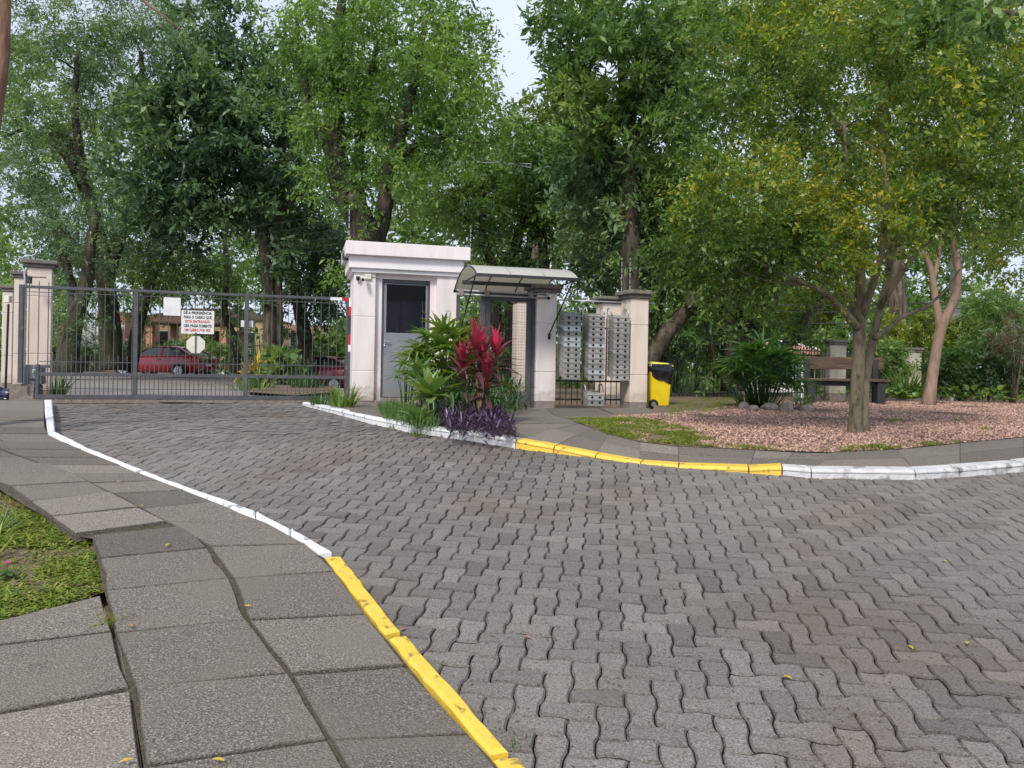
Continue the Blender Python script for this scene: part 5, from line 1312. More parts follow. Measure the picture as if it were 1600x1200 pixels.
# front right tree, two stems from one foot
Y0 = 8.4; bA = G(1341, 677, PT - 0.01)
def la(pts, y0=Y0, dy=0.0): return [W(a, c, y0 + dy * i / max(1, len(pts) - 1)) for i, (a, c) in enumerate(pts)]
tree('broadleaf_tree', 'leafy small tree with two stems from one foot, in front of the bench', 'tree', bA,
     [(la([(1338,684),(1337,655),(1339,600),(1342,545),(1342,500),(1344,440),(1338,360),(1325,270),(1318,190)], 8.4), [.105,.078,.07,.068,.072,.055,.045,.035,.02]),
      (la([(1352,684),(1350,640),(1353,590),(1362,535),(1372,490),(1386,430),(1402,350),(1425,270),(1440,200)], 8.5, .5), [.06,.048,.045,.048,.044,.038,.032,.026,.015]),
      (la([(1341,515),(1326,494),(1300,466),(1262,444),(1215,425),(1160,395)], 8.4, -.9), [.052,.04,.032,.025,.018,.01]),
      (la([(1341,505),(1318,455),(1290,400),(1262,330),(1235,250)], 8.4, .9), [.05,.04,.033,.026,.015]),
      (la([(1345,500),(1362,450),(1378,395),(1385,320),(1380,240)], 8.4, -.8), [.045,.038,.032,.026,.014]),
      (la([(1366,528),(1385,515),(1412,493),(1445,480),(1475,455),(1500,420)], 8.5, .5), [.04,.03,.024,.02,.016,.008]),
      (la([(1374,480),(1412,420),(1455,370),(1510,325)], 8.7, -.5), [.036,.028,.02,.01]),
      (la([(1262,444),(1205,440),(1150,420),(1100,395)], 7.9, -.3), [.02,.016,.012,.007])],
     [blob(1330,175,8.4,205,160,1.7,150), blob(1165,320,8.0,105,80,.9,55), blob(1480,300,8.5,95,75,.9,50), blob(1175,120,8.5,120,115,1.1,60), blob(1470,90,8.7,130,120,1.2,70),
      blob(1340,345,8.2,150,55,.9,55), blob(1090,390,7.9,60,55,.5,18), blob(1320,10,8.6,230,80,1.4,80), blob(1230,395,8.0,90,35,.6,26), blob(1165,428,8.0,85,26,.5,22), blob(1290,420,8.1,60,22,.5,9), blob(1555,200,8.6,80,120,1.0,40)],
     M['bark_front'], M['lf_yellow'], leaf=(0.056, 0.027), per=140, spread=0.34, seed=3, droop=0.35, flat=0.45, tbase=0.42, tvar=0.2, twig_r=0.007, nscale=0.9)
bB = G(1452, 633, PT - 0.01); YB = bB.y
tree('smooth_bark_tree', 'forked tree with smooth pinkish trunk right of the bench', 'tree', bB,
     [(la([(1450,640),(1455,600),(1462,550),(1470,508),(1482,486),(1493,458),(1497,430),(1492,405),(1488,370),(1492,300)], YB), [.15,.112,.102,.105,.085,.075,.07,.065,.05,.03]),
      (la([(1466,530),(1466,495),(1461,465),(1456,430),(1446,400),(1432,380),(1420,350)], YB), [.07,.078,.068,.062,.052,.04,.025]),
      (la([(1457,445),(1463,415),(1468,385),(1475,330)], YB), [.045,.045,.036,.02])],
     [blob(1480,330,YB,120,50,1.8,45), blob(1560,360,YB,70,45,1.2,25), blob(1420,300,YB,80,45,1.2,22), blob(1530,250,YB,120,70,1.5,40)],
     M['bark_smooth'], M['lf_yellow'], leaf=(0.085, 0.04), per=90, spread=0.5, seed=5, droop=0.3, tbase=0.45, twig_r=0.012, sides=12)

# behind the booth: the fresh green big tree
tree('broadleaf_tree', 'tall fresh green tree with a dark forked trunk rising behind the booth roof', 'tree', tb(572, 18),
     [(la([(574,640),(575,500),(576,400),(568,360),(545,310),(527,250),(522,180),(528,90),(535,0)], 18), [.55,.48,.42,.36,.32,.28,.24,.18,.10]),
      (la([(578,405),(596,345),(610,262),(630,190),(650,110),(665,30)], 18, -1.2), [.26,.2,.16,.13,.10,.05]),
      (la([(610,262),(650,225),(700,212),(745,225)], 17.6, -.6), [.1,.08,.06,.03]),
      (la([(568,360),(560,250),(575,150),(590,60)], 18, 1.0), [.16,.13,.10,.05]),
      (la([(527,250),(490,190),(470,110),(465,30)], 18, .8), [.16,.12,.09,.05])],
     [blob(620,90,17.6,130,110,2.2,120), blob(520,60,18,90,90,1.6,70), blob(700,170,17.2,80,75,1.3,55), blob(590,210,17.6,110,60,1.5,60), blob(480,120,18.4,60,90,1.2,30), blob(600,290,17.8,70,40,1.2,24),
      blob(560,-40,18,220,60,2,70), blob(725,75,17.6,50,60,.8,24), blob(520,300,18.5,50,50,1,14)],
     M['bark_dark'], M['lf_bright'], leaf=(0.125, 0.05), per=92, spread=0.62, seed=8, ivy=40, ivy_r=0.5, droop=0.4, tbase=0.44, twig_r=0.014)
# dark glossy tree left of centre
tree('broadleaf_tree', 'dark glossy evergreen between the gate and the booth, with a thick mossy double trunk', 'tree', tb(428, 27),
     [(la([(421,592),(420,520),(418,440),(412,380),(402,310),(400,250),(385,160),(370,90)], 27), [.26,.22,.21,.20,.17,.14,.10,.06]),
      (la([(434,592),(434,500),(432,420),(436,340),(442,280),(440,220),(430,140)], 27.3), [.25,.215,.20,.18,.15,.12,.07]),
      (la([(402,320),(360,285),(320,275),(260,278)], 27, -1.5), [.14,.11,.08,.04]),
      (la([(403,300),(345,220),(320,160),(310,90)], 27, 1.5), [.12,.1,.07,.04]),
      (la([(436,335),(480,290),(520,270)], 27, -1), [.12,.08,.04])],
     [blob(350,120,26.5,75,85,2.4,75), blob(300,190,26,70,60,2,55), blob(250,260,26,75,60,2,55), blob(400,220,26,80,70,2.2,60), blob(330,40,27,50,40,1.4,22), blob(340,290,26.4,100,50,2.2,60), blob(450,320,27,70,50,2,34), blob(440,180,27.5,60,70,2,34), blob(290,340,26.5,90,35,2,35),blob(470,395,27.5,50,35,1.5,16)],
     M['bark_mid'], M['lf_dark'], leaf=(0.24, 0.10), per=96, spread=0.8, seed=12, ivy=40, ivy_r=0.5, droop=0.15, tbase=0.42, twig_r=0.02)
# feathery tree on the left
tree('broadleaf_tree', 'wide feathery blue-green tree on the left with spreading mossy limbs', 'tree', tb(150, 30),
     [(la([(175,578),(172,520),(168,460),(160,400),(148,340),(120,270),(80,220),(20,190)], 30), [.48,.42,.36,.32,.27,.2,.14,.07]),
      (la([(165,440),(180,390),(200,330),(215,260),(222,170),(220,80)], 30, 2), [.34,.28,.24,.2,.14,.08]),
      (la([(148,345),(128,250),(118,170),(120,80)], 30, -2), [.22,.18,.13,.07]),
      (la([(120,270),(105,215),(60,212),(30,205),(5,215)], 29.5, -1), [.2,.14,.1,.07,.04]),
      (la([(60,300),(105,370),(150,430)], 30), [.12,.16,.2])],
     [blob(90,120,29.5,110,90,2.6,110), blob(200,120,31,80,90,2.4,70), blob(60,240,29,80,50,2,45), blob(150,330,30,90,40,2.4,45), blob(120,10,30,160,70,2.6,90), blob(50,320,30,60,35,2,24), blob(235,50,31,60,60,2,36), blob(230,360,30,60,40,2,26), blob(120,410,31,70,30,2,20)],
     M['bark_dark'], M['lf_feather'], leaf=(0.17, 0.045), per=120, spread=1.0, seed=15, ivy=40, ivy_r=0.5, droop=0.45, flat=0.3, tbase=0.45, twig_r=0.022)
tree('broadleaf_tree', 'dark leaning trunk behind the tall left gate pillar, splitting from a thick foot', 'tree', tb(108, 27),
     [(la([(106,585),(108,545),(118,500),(132,450),(140,400),(150,330)], 27), [.5,.34,.27,.24,.2,.12]),
      (la([(118,500),(112,450),(100,400),(85,360)], 27, .7), [.2,.17,.14,.08])],
     [blob(110,360,27,60,40,1.8,26), blob(90,430,28,40,30,1.4,12)], M['bark_dark'], M['lf_feather'], leaf=(0.16, 0.05), per=90, spread=0.8, seed=16, ivy=40, ivy_r=0.5, droop=0.4)
tree('broadleaf_tree', 'slanting dark trunk just right of the thick trunks, above the red car nose', 'tree', tb(208, 31),
     [(la([(203,580),(210,540),(222,490),(236,440),(244,380),(250,320)], 31), [.3,.26,.22,.2,.16,.1]), (la([(236,440),(262,400),(290,370)], 31), [.14,.1,.05])],
     [blob(255,400,31,60,35,2,30), blob(265,440,31,55,25,1.5,16)], M['bark_dark'], M['lf_mid'], leaf=(0.2, 0.07), per=84, spread=0.9, seed=17, ivy=22, ivy_r=0.5, droop=0.4)
tree('broadleaf_tree', 'slim dark curved trunk right of the lettered gate sign', 'tree', tb(366, 33),
     [(la([(370,582),(366,530),(352,490),(356,440),(352,380),(345,330)], 33), [.2,.17,.15,.14,.11,.06])],
     [blob(345,400,33,60,40,2,26), blob(330,445,33,50,22,1.5,14)], M['bark_dark'], M['lf_mid'], leaf=(0.2, 0.07), per=84, spread=0.9, seed=18, ivy=22, ivy_r=0.5, droop=0.4, tbase=0.4)
tree('broadleaf_tree', 'dark bent trunk left of the booth, between the mossy trunk and the stop post', 'tree', tb(478, 30),
     [(la([(482,592),(478,540),(470,490),(460,440),(452,400),(450,350)], 30), [.34,.3,.26,.24,.2,.12]), (la([(470,490),(486,440),(500,390),(510,340)], 30, 1), [.18,.15,.12,.06])],
     [blob(480,360,30,60,40,2,30), blob(515,420,30,40,35,1.5,20), blob(500,460,30.5,45,30,1.2,16)], M['bark_dark'], M['lf_dark'], leaf=(0.22, 0.09), per=90, spread=0.85, seed=19, ivy=22, ivy_r=0.5, tbase=0.38)
# four slim trunks over the canopy
for i, (lab, pts, rad, bl_, sd) in enumerate((
    ('slim leaning dark trunk just right of the booth roof', [(778,600),(774,470),(768,410),(755,370),(752,320),(760,240)], [.26,.22,.2,.18,.14,.07], [blob(740,330,24,60,50,1.8,34), blob(700,300,24,60,40,1.6,26), blob(770,260,25,50,40,1.6,22)], 21),
    ('dark trunk above the middle of the canopy, leaning right towards its top', [(796,600),(798,470),(800,415),(812,360),(826,325),(850,270)], [.27,.24,.22,.2,.16,.08], [blob(830,270,24,60,45,1.8,34), blob(800,330,24,40,30,1.2,14)], 22),
    ('dark trunk in front of the white sky gap above the canopy', [(812,600),(814,470),(820,415),(830,370),(848,335),(862,290)], [.2,.17,.16,.14,.12,.06], [blob(860,230,24,60,50,1.8,36), blob(880,300,24,45,40,1.4,20)], 23),
    ('dark knotty trunk right of the white sky gap above the canopy', [(848,600),(849,470),(850,415),(846,370),(853,345),(875,300)], [.26,.24,.22,.2,.17,.08], [blob(890,350,24,50,45,1.6,30), blob(925,400,24.5,45,35,1.4,20), blob(900,250,25,50,45,1.8,24)], 24))):
    tree('broadleaf_tree', lab, 'tree', tb(pts[0][0], 24), [(la(pts, 24, 0.3), [q * 0.8 for q in rad])], bl_, M['bark_dark'], M['lf_mid'], leaf=(0.19, 0.07), per=96, spread=0.75, seed=sd, droop=0.35, tbase=0.45, twig_r=0.016, ivy=22, ivy_r=0.4)
# the large-leaved tree at centre right
tree('broadleaf_tree', 'tall straight tree with big stiff leaves, right of the sky gap, behind the letter boxes', 'tree', tb(985, 17),
     [(la([(984,640),(985,540),(986,450),(986,380),(984,300),(985,210),(975,130),(965,50)], 17), [.26,.23,.22,.2,.19,.16,.12,.06]),
      (la([(985,230),(1015,180),(1050,120),(1080,60),(1100,0)], 17, -.8), [.14,.12,.11,.1,.06]),
      (la([(985,215),(950,160),(915,110),(880,70)], 17, -.6), [.1,.08,.06,.03]),
      (la([(985,270),(930,230),(890,200)], 17, .6), [.08,.06,.03])],
     [blob(960,90,16.6,110,100,1.6,110), blob(1050,60,16.4,70,90,1.2,50), blob(900,40,16.6,70,60,1.2,45), blob(1000,210,16.6,90,60,1.4,45), blob(950,-40,16.8,140,50,1.5,45), blob(905,165,16.6,45,40,.9,18), blob(1060,190,16.5,50,70,1,26)],
     M['bark_dark'], M['lf_mid'], leaf=(0.19, 0.062), per=70, spread=0.42, seed=31, ivy=22, ivy_r=0.5, droop=0.05, flat=0.35, tbase=0.5, twig_r=0.014)
tree('broadleaf_tree', 'dark trunk just right of the straight one behind the pillar by the bin', 'tree', tb(1022, 19),
     [(la([(1020,620),(1021,500),(1018,420),(1014,330),(1022,250)], 19), [.3,.26,.23,.2,.12]), (la([(1018,420),(1000,360),(955,330)], 19, -1), [.14,.1,.05])],
     [blob(960,330,18.4,90,60,1.8,70), blob(1040,340,18.6,60,60,1.6,46), blob(925,270,18.5,70,50,1.6,45), blob(1010,270,19,70,50,1.6,40), blob(970,420,19,60,30,1.4,22), blob(1050,430,19,50,35,1.4,20)],
     M['bark_dark'], M['lf_dark'], leaf=(0.17, 0.065), per=90, spread=0.6, seed=32, ivy=40, ivy_r=0.5, tbase=0.55, droop=0.4, twig_r=0.014)
tree('broadleaf_tree', 'thin dark trunk between the two conduit pillars, above the letter boxes', 'tree', tb(948, 21),
     [(la([(948,620),(949,500),(949,420),(946,350),(950,280)], 21), [.17,.15,.14,.12,.06])], [blob(940,380,21,60,40,1.6,34)], M['bark_dark'], M['lf_dark'], leaf=(0.17, 0.065), per=84, spread=0.65, seed=33, ivy=22, ivy_r=0.5, tbase=0.5)
# leaning giants behind the bin
tree('broadleaf_tree', 'thick brown trunk leaning right from behind the yellow bin', 'tree', tb(1012, 16.5),
     [(la([(1005,600),(1020,556),(1052,508),(1078,480),(1130,452),(1190,425),(1240,380)], 16.5, 1), [.26,.20,.185,.165,.14,.10,.05]),
      (la([(1075,482),(1100,500),(1112,540),(1116,575)], 16.8, .3), [.05,.045,.04,.03]),
      (la([(1078,480),(1085,430),(1075,370),(1080,300)], 16.6, .5), [.14,.12,.1,.05])],
     [blob(1090,400,16.6,70,50,1.4,44), blob(1170,390,17,70,45,1.4,36), blob(1070,300,16.8,60,60,1.4,36), blob(1130,450,17.3,70,25,1.2,16)],
     M['bark_mid'], M['lf_mid'], leaf=(0.14, 0.05), per=96, spread=0.6, seed=41, ivy=22, ivy_r=0.5, tbase=0.42, droop=0.4, twig_r=0.014)
tree('broadleaf_tree', 'dark mossy trunk forking in a wide V behind the lady palm', 'tree', tb(1140, 17.6),
     [(la([(1142,610),(1139,560),(1137,510),(1130,470),(1128,420),(1120,350)], 17.6), [.22,.18,.17,.16,.13,.08]),
      (la([(1150,610),(1152,560),(1162,520),(1188,490),(1208,455),(1222,405),(1232,350)], 17.8, .6), [.24,.22,.23,.22,.19,.15,.08]),
      (la([(1162,520),(1160,480),(1165,440),(1172,390)], 17.8), [.12,.11,.1,.05])],
     [blob(1140,380,17.8,70,50,1.6,40), blob(1220,370,18,70,40,1.6,36), blob(1180,310,18.4,80,50,1.6,34)],
     M['bark_dark'], M['lf_mid'], leaf=(0.14, 0.05), per=96, spread=0.65, seed=42, ivy=40, ivy_r=0.5, tbase=0.4, droop=0.4, twig_r=0.014)
tree('broadleaf_tree', 'slender grey trunk leaning right over the tiled kiosk roof', 'tree', tb(1216, 19.5),
     [(la([(1205,585),(1222,548),(1246,518),(1270,486),(1290,455),(1312,415),(1330,370)], 19.5), [.17,.15,.14,.13,.12,.1,.05])],
     [blob(1310,400,19.5,60,30,1.4,24), blob(1280,350,19.5,70,50,1.4,28)], M['bark_mid'], M['lf_mid'], leaf=(0.15, 0.055), per=90, spread=0.65, seed=43, ivy=22, ivy_r=0.5, droop=0.4)
# edges of the picture
tree('pine_tree', 'reddish brown trunk cut by the left edge, with a needle bough above', 'tree', tb(-30, 7.5),
     [(la([(-42,720),(-38,500),(-26,300),(-9,200),(0,90),(5,-60),(6,-200)], 7.5), [.13,.11,.095,.085,.075,.07,.05]),
      (la([(8,-60),(90,-60),(170,-40),(235,10),(280,45)], 7.5, -.4), [.04,.03,.022,.014,.006]),
      (la([(170,-40),(230,-20),(290,-5)], 7.2), [.014,.01,.005])],
     [blob(245,0,7.2,55,35,.3,12), blob(10,270,7.4,25,30,.2,5)], M['bark_red'], M['lf_feather'], leaf=(0.13, 0.004), per=110, spread=0.28, seed=51, droop=0.2, flat=0.2, tbase=0.5, twig_r=0.004)
tree('broadleaf_tree', 'dark leafy bough hanging in at the top right corner', 'tree', Vector((5.6, 4.6, gz(5.6, 4.6) + 0.09)),
     [([Vector((5.6, 4.6, gz(5.6,4.6)+.05)), Vector((5.5, 4.6, 2.6)), Vector((5.2, 4.7, 3.6)), Vector((4.3, 4.9, 4.1)), W(1590, 20, 5.1), W(1520, 10, 5.2)], [.12,.1,.07,.04,.02,.006])],
     [blob(1570,5,5.0,70,32,.5,16), blob(1480,-22,5.2,60,22,.5,9)], M['bark_mid'], M['lf_mid'], leaf=(0.065, 0.03), per=70, spread=0.26, seed=52, tbase=0.3, droop=0.3, twig_r=0.004)
tree('broadleaf_tree', 'tall yellow-green tree filling the upper right behind the front tree', 'tree', tb(1400, 26),
     [(la([(1400,600),(1400,420),(1390,300),(1380,180),(1390,60)], 26), [.35,.3,.24,.18,.1]), (la([(1395,320),(1450,230),(1500,150),(1540,60)], 26, 1), [.16,.12,.1,.05]), (la([(1392,300),(1320,220),(1270,130),(1240,40)], 26, -1), [.15,.12,.1,.05])],
     [blob(1260,60,25,90,90,2.2,70), blob(1400,60,26,120,120,2.4,80), blob(1540,90,25.5,100,120,2.2,80), blob(1520,270,26,100,70,2.2,50), blob(1330,240,26,100,80,2.2,45), blob(1150,60,26,80,100,2,50), blob(1590,380,27,50,60,2,26)],
     M['bark_mid'], M['lf_yellow'], leaf=(0.19, 0.08), per=84, spread=0.85, seed=53, tbase=0.45, droop=0.3, twig_r=0.02)
tree('broadleaf_tree', 'pale olive tree far behind the sky gap above the canopy', 'tree', tb(835, 42),
     [(la([(835,600),(838,420),(842,300),(846,230)], 42), [.4,.34,.26,.1])],
     [blob(850,215,42,60,45,3,36), blob(800,250,42,50,45,3,24), blob(905,220,42,40,40,3,18)], M['bark_mid'], M['lf_lime'], leaf=(0.3, 0.13), per=84, spread=1.3, seed=54, tbase=0.12, droop=0.3, twig_r=0.03)
# bushes seen through the fences
def shrub(label, px, py, Yv, rx, ry, leafm, seed, n=26, per=70, leaf=(0.12, 0.05), spread=0.35, tbase=0.45, name='shrub', cat='shrub', rd=None, flat=0.4, droop=0.3):
    k = F / Yv; b_ = tb(px, Yv); c = W(px, py, Yv); lim = []
    rr = random.Random(seed)
    for i in range(4):
        a = rr.uniform(0, 6.28); e = c + Vector((math.cos(a) * rx / k * 0.5, math.sin(a) * rx / k * 0.4, ry / k * 0.2))
        lim.append(([b_, b_.lerp(e, 0.5) + Vector((0.05, 0, 0)), e], [.03, .02, .008]))
    return tree(name, label, cat, b_, lim, [(c, rx / k, rd or rx / k * 0.7, ry / k, n)], M['bark_mid'], leafm, leaf=leaf, per=per, spread=spread, seed=seed, tbase=tbase, droop=droop, twig_r=0.006, sides=5, shell=0.2, flat=flat, crownname='foliage', minz=0.02)
shrub('bright lime green bush behind the fork of the pinkish tree', 1420, 520, 24, 60, 35, M['lf_lime'], 61, n=60, per=84, tbase=0.5)
shrub('yellow-green bush right of the pinkish trunk, under the square pole', 1500, 535, 23.6, 45, 30, M['lf_lime'], 62, n=40, tbase=0.35, per=84)
shrub('loose grey-green tree crown behind the kiosk roof', 1200, 492, 34, 70, 45, M['lf_lime'], 63, n=60, per=84, spread=.6, leaf=(0.2,0.07), tbase=0.15)
shrub('bright green tree crown above the kiosk, left of the double stem', 1270, 470, 32, 60, 35, M['lf_lime'], 64, n=50, per=84, spread=.6, leaf=(0.2,0.08), tbase=0.35)
shrub('dense dark shrub at the right, behind the heart-leaved ground cover', 1500, 575, 19.5, 50, 32, M['lf_mid'], 65, n=60, per=84, tbase=0.3)
shrub('dark bushy shrub at the far right edge', 1580, 560, 19, 45, 50, M['lf_dark'], 66, n=60, per=84, tbase=0.6)
shrub('mid green shrub between the second and third fence pillars', 1385, 565, 22, 35, 30, M['lf_mid'], 67, n=30, per=84, tbase=0.6)
shrub('tangled grey-green bush left of the V-forked trunk, behind the strap leaves', 1085, 525, 22, 60, 50, M['lf_mid'], 68, n=60, per=84, tbase=0.35, spread=.45)
shrub('dark palm-like shrub in front of the square pole at the right', 1545, 505, 21, 40, 45, M['lf_mid'], 70, n=40, per=70, leaf=(0.3, 0.03), tbase=0.3, spread=.5, flat=.2)
shrub('reddish brown dry shrub near the right edge', 1585, 530, 18, 22, 40, M['dead'], 71, n=14, per=56, leaf=(0.2, 0.012), spread=.4)
for i, (px, py, Yv, rx, ry, s_, lab) in enumerate(((120, 552, 47, 60, 16, .35, 'clipped dark hedge by the foot of the leaning trunk'), (215, 552, 46, 60, 18, .35, 'dark hedge behind the nose of the red car'), (355, 562, 42, 40, 20, .45, 'olive green bush just behind the tail of the red car'), (505, 556, 42, 55, 12, .25, 'flat dark hedge over the half hidden car'), (300, 548, 44, 50, 18, .4, 'hedge in front of the open pavilion'))):
    shrub(lab, px, py, Yv, rx, ry, M['lf_mid'], 80 + i, n=46, per=70, leaf=(0.2, 0.08), spread=.5, tbase=s_, name='hedge', cat='hedge')
shrub('bushy young tree leaves in front of the booth-side orange post', 530, 535, 40, 30, 28, M['lf_mid'], 86, n=26, per=70, leaf=(0.3, 0.12), spread=.7, tbase=.5)
# far wood closing the view behind everything
rs = np.random.RandomState(99); T = []; O = []
def wood(px0, px1, py0, py1, y0, y1, n, holes=()):
    c = 0
    while c < n:
        px, py, Yv = rs.uniform(px0, px1), rs.uniform(py0, py1), rs.uniform(y0, y1)
        nz_ = mnoise.noise(Vector((px * 0.018, py * 0.022, 4.4)))
        if nz_ < -0.2 and py < 470: c += 0.3; continue
        if any(a < px < b_ and e < py < g for a, b_, e, g in holes): continue
        T.append(tuple(W(px, py, Yv))); O.append((0, -.5, .4)); c += 1
wood(-60, 760, 60, 330, 48, 62, 350)
wood(-60, 760, 330, 470, 48, 62, 250, holes=((60,110,250,420),))
wood(-80, 1700, 440, 520, 68, 90, 330, holes=((140, 560, 470, 540),))
wood(640, 1060, 250, 470, 48, 60, 200, holes=((815, 870, 330, 440), (880, 930, 400, 450), (930, 1000, 380, 420)))
wood(1040, 1700, -60, 330, 44, 60, 400)
wood(1040, 1700, 330, 500, 44, 60, 230, holes=((1090,1140,440,505),(1240,1340,400,470),(1490,1600,400,480)))
wood(560, 1700, 490, 600, 36, 50, 420)
wood(-80, 110, 440, 600, 40, 55, 60)
args = foliage(T, O, 84, 1.9, 0.42, 0.19, rs, 0.3, 0.4, 0.5, 0.2, nscale=0.12)
o = link_mesh('far_wood', leaf_mesh('far_wood', *args), M['lf_mid'])
tag(o, 'distant mass of trees closing the view behind the houses and the fence', 'wood', kind='stuff')

# ------------------------------------------------------------------ garden plants
def rosette(label, base, n, L_, wd, leafm, seed, tilt0=15, tilt1=80, droop=0.5, name='agave', cat='plant', shape=0, stem=0.0, parts=True, seg=5, tint=(0.2, 0.8), fold=0.35, stem_m=None, z_spread=0.0, up_tint=0):
    rr = random.Random(seed); t = thing(name, label, cat, base)
    if stem > 0: MB().tube([(0, 0, -0.03), (0.01, 0, stem * .5), (0, 0, stem)], 0.022, 7).build('stem', stem_m or M['bark_mid'], t)
    for i in range(n):
        f = (i + 0.5) / n; el = math.radians(90 - (tilt0 + (tilt1 - tilt0) * f)); a = i * 2.39996 + rr.uniform(-.3, .3)
        d = Vector((math.cos(a) * math.cos(el), math.sin(a) * math.cos(el), math.sin(el)))
        l = L_ * (0.65 + 0.35 * math.sin(math.pi * min(1, f * 1.1))) * rr.uniform(.85, 1.15)
        z = stem + z_spread * (1 - f)
        tn = min(1, max(0, rr.uniform(*tint) + up_tint * (0.5 - f)))
        b = MB().blade((0, 0, 0), d, Vector((0, 0, 1)), l, wd * rr.uniform(.85, 1.1), droop * rr.uniform(.6, 1.3), seg, fold, tn, shape)
        o = b.build('leaf', leafm, t, smooth=True); o.location = (0, 0, z)
    return t
def palmate(label, base, stems, h, rad, L_, wd, leafm, seed, blades=8, lean=0.5, name='lady_palm', cat='palm', tint=(0.2, 0.8)):
    rr = random.Random(seed); t = thing(name, label, cat, base)
    for i in range(stems):
        a = rr.uniform(0, 2 * math.pi); q = math.sqrt(rr.random()); hh = h * (0.35 + 0.65 * rr.random() ** 0.7) * (1 - 0.35 * q * q)
        tip = Vector((math.cos(a) * rad * q, math.sin(a) * rad * q, hh)); root = Vector((math.cos(a) * rad * 0.3 * q, math.sin(a) * rad * 0.3 * q, -0.02))
        b = MB(); b.tube([root, root.lerp(tip, .5) + Vector((0, 0, hh * .12)), tip], [.009, .007, .004], 5, tint=0.15)
        out = Vector((math.cos(a), math.sin(a), 0)) * (0.25 + q) + Vector((0, 0, 0.75 - 0.5 * q)); out.normalize()
        side = out.cross(Vector((0, 0, 1))); side.normalize() if side.length > 1e-3 else None
        upv = side.cross(out).normalized(); tn = rr.uniform(*tint)
        nb = blades + rr.randint(-2, 2)
        for k in range(nb):
            g = (k / (nb - 1) - 0.5) * math.radians(230)
            d = out * math.cos(g) + side * math.sin(g); d = d + upv * 0.25 * abs(math.cos(g))
            b.blade(tip, d, upv, L_ * rr.uniform(.75, 1.1) * (0.75 + .25 * math.cos(g)), wd, rr.uniform(.5, 1.0), 4, .3, min(1, max(0, tn + rr.uniform(-.18, .18))), 1)
        b.build('frond', leafm, t, smooth=True)
    return t
def straps(label, base, n, L_, wd, leafm, seed, rad=0.2, droop=0.9, name='strap_leaf_clump', cat='plant', tint=(0.2, 0.8), el0=55, sy=1.0, group=None):
    """a clump of strap leaves, too many and too thin to pick apart: one foliage part"""
    rr = random.Random(seed); t = thing(name, label, cat, base, 0, group); b = MB()
    for i in range(n):
        a = rr.uniform(0, 6.283); q = math.sqrt(rr.random()) * rad; el = math.radians(rr.uniform(el0, 88))
        d = Vector((math.cos(a) * math.cos(el), math.sin(a) * math.cos(el), math.sin(el)))
        b.blade((math.cos(a) * q, math.sin(a) * q * sy, -0.01), d, Vector((0, 0, 1)), L_ * rr.uniform(.6, 1.1), wd, droop * rr.uniform(.4, 1.3), 5, .25, rr.uniform(*tint), 1, rr.uniform(-.5, .5))
    o = b.build('foliage', leafm, t, smooth=True); o['kind'] = 'stuff'; return t
# bed beside the booth
def gp(px, py, h=PT - 0.005): return G(px, py, h)
palmate('bushy yellow-green lady palm against the booth, behind the agaves', gp(694, 640), 85, 1.22, 0.52, 0.40, 0.056, M['lf_palm'], 201, blades=10, tint=(.5, 1))
palmate('thin young lady palm with a bare stem in front of the booth door', gp(634, 645), 9, 0.98, 0.2, 0.26, 0.03, M['lf_palm'], 202, blades=7, tint=(.3, .7))
rosette('large pale green agave rosette in front of the lady palm', gp(672, 662), 26, 0.46, 0.15, M['lf_agave'], 203, 12, 100, .35, 'agave', 'agave', stem=0.30, tint=(.3,.8))
rosette('smaller agave rosette low by the white kerb', gp(652, 665), 18, 0.28, 0.10, M['lf_agave'], 204, 10, 85, .6, 'agave', 'agave', stem=0.05, tint=(.1,.5))
rosette('agave rosette half hidden behind the large one, nearer the door', gp(655, 650), 18, 0.36, 0.12, M['lf_agave'], 205, 10, 85, .5, 'agave', 'agave', stem=0.48, tint=(.1,.6))
rosette('green leafy rosette right of the red plant, before the foot gate', gp(790, 640), 22, 0.34, 0.05, M['lf_palm'], 206, 10, 85, .7, 'rosette_plant', 'plant', stem=0.28, tint=(.2,.6))
# red cordyline: a cane with tiers of broad red leaves
def cordyline(base):
    rr = random.Random(77); t = thing('red_cordyline', 'tall crimson cordyline with dry brown lower leaves, between booth and foot gate', 'plant', base)
    canes = [((-0.05, 0.0), 0.93), ((0.18, 0.06), 0.88), ((-0.20, 0.05), 0.72), ((0.08, -0.06), 0.60), ((0.02, 0.08), 0.78)]
    for (cx_, cy_), h in canes:
        MB().tube([(0, 0, -0.02), (cx_ * .4, cy_ * .4, h * .4), (cx_, cy_, h)], [.02, .014, .01], 6).build('stem', M['bark_front'], t, smooth=True)
        n = 24
        for i in range(n):
            f = i / n; a = i * 2.4 + rr.uniform(-.3, .3); el = math.radians(82 - 88 * f * rr.uniform(.8, 1.1))
            d = Vector((math.cos(a) * math.cos(el), math.sin(a) * math.cos(el), math.sin(el)))
            tn = min(1, max(0, (0.95 - 1.5 * f) + rr.uniform(-.2, .25)))
            o = MB().blade((0, 0, 0), d, Vector((0, 0, 1)), rr.uniform(.25, .38), rr.uniform(.06, .085), rr.uniform(.15, .7) + .4 * f, 5, .35, tn, 0).build('leaf', M['lf_red'], t, smooth=True)
            o.location = (cx_, cy_, h - 0.34 * f)
    for i in range(16):
        a = rr.uniform(0, 6.28); el = math.radians(rr.uniform(-75, 25)); d = Vector((math.cos(a) * math.cos(el), math.sin(a) * math.cos(el), math.sin(el)))
        o = MB().blade((0, 0, 0), d, Vector((0, 0, 1)), rr.uniform(.2, .34), .035, .6, 4, .3, rr.random(), 1).build('dry_leaf', M['dead'], t, smooth=True); o.location = (rr.uniform(-.03, .05), 0, rr.uniform(.3, .46))
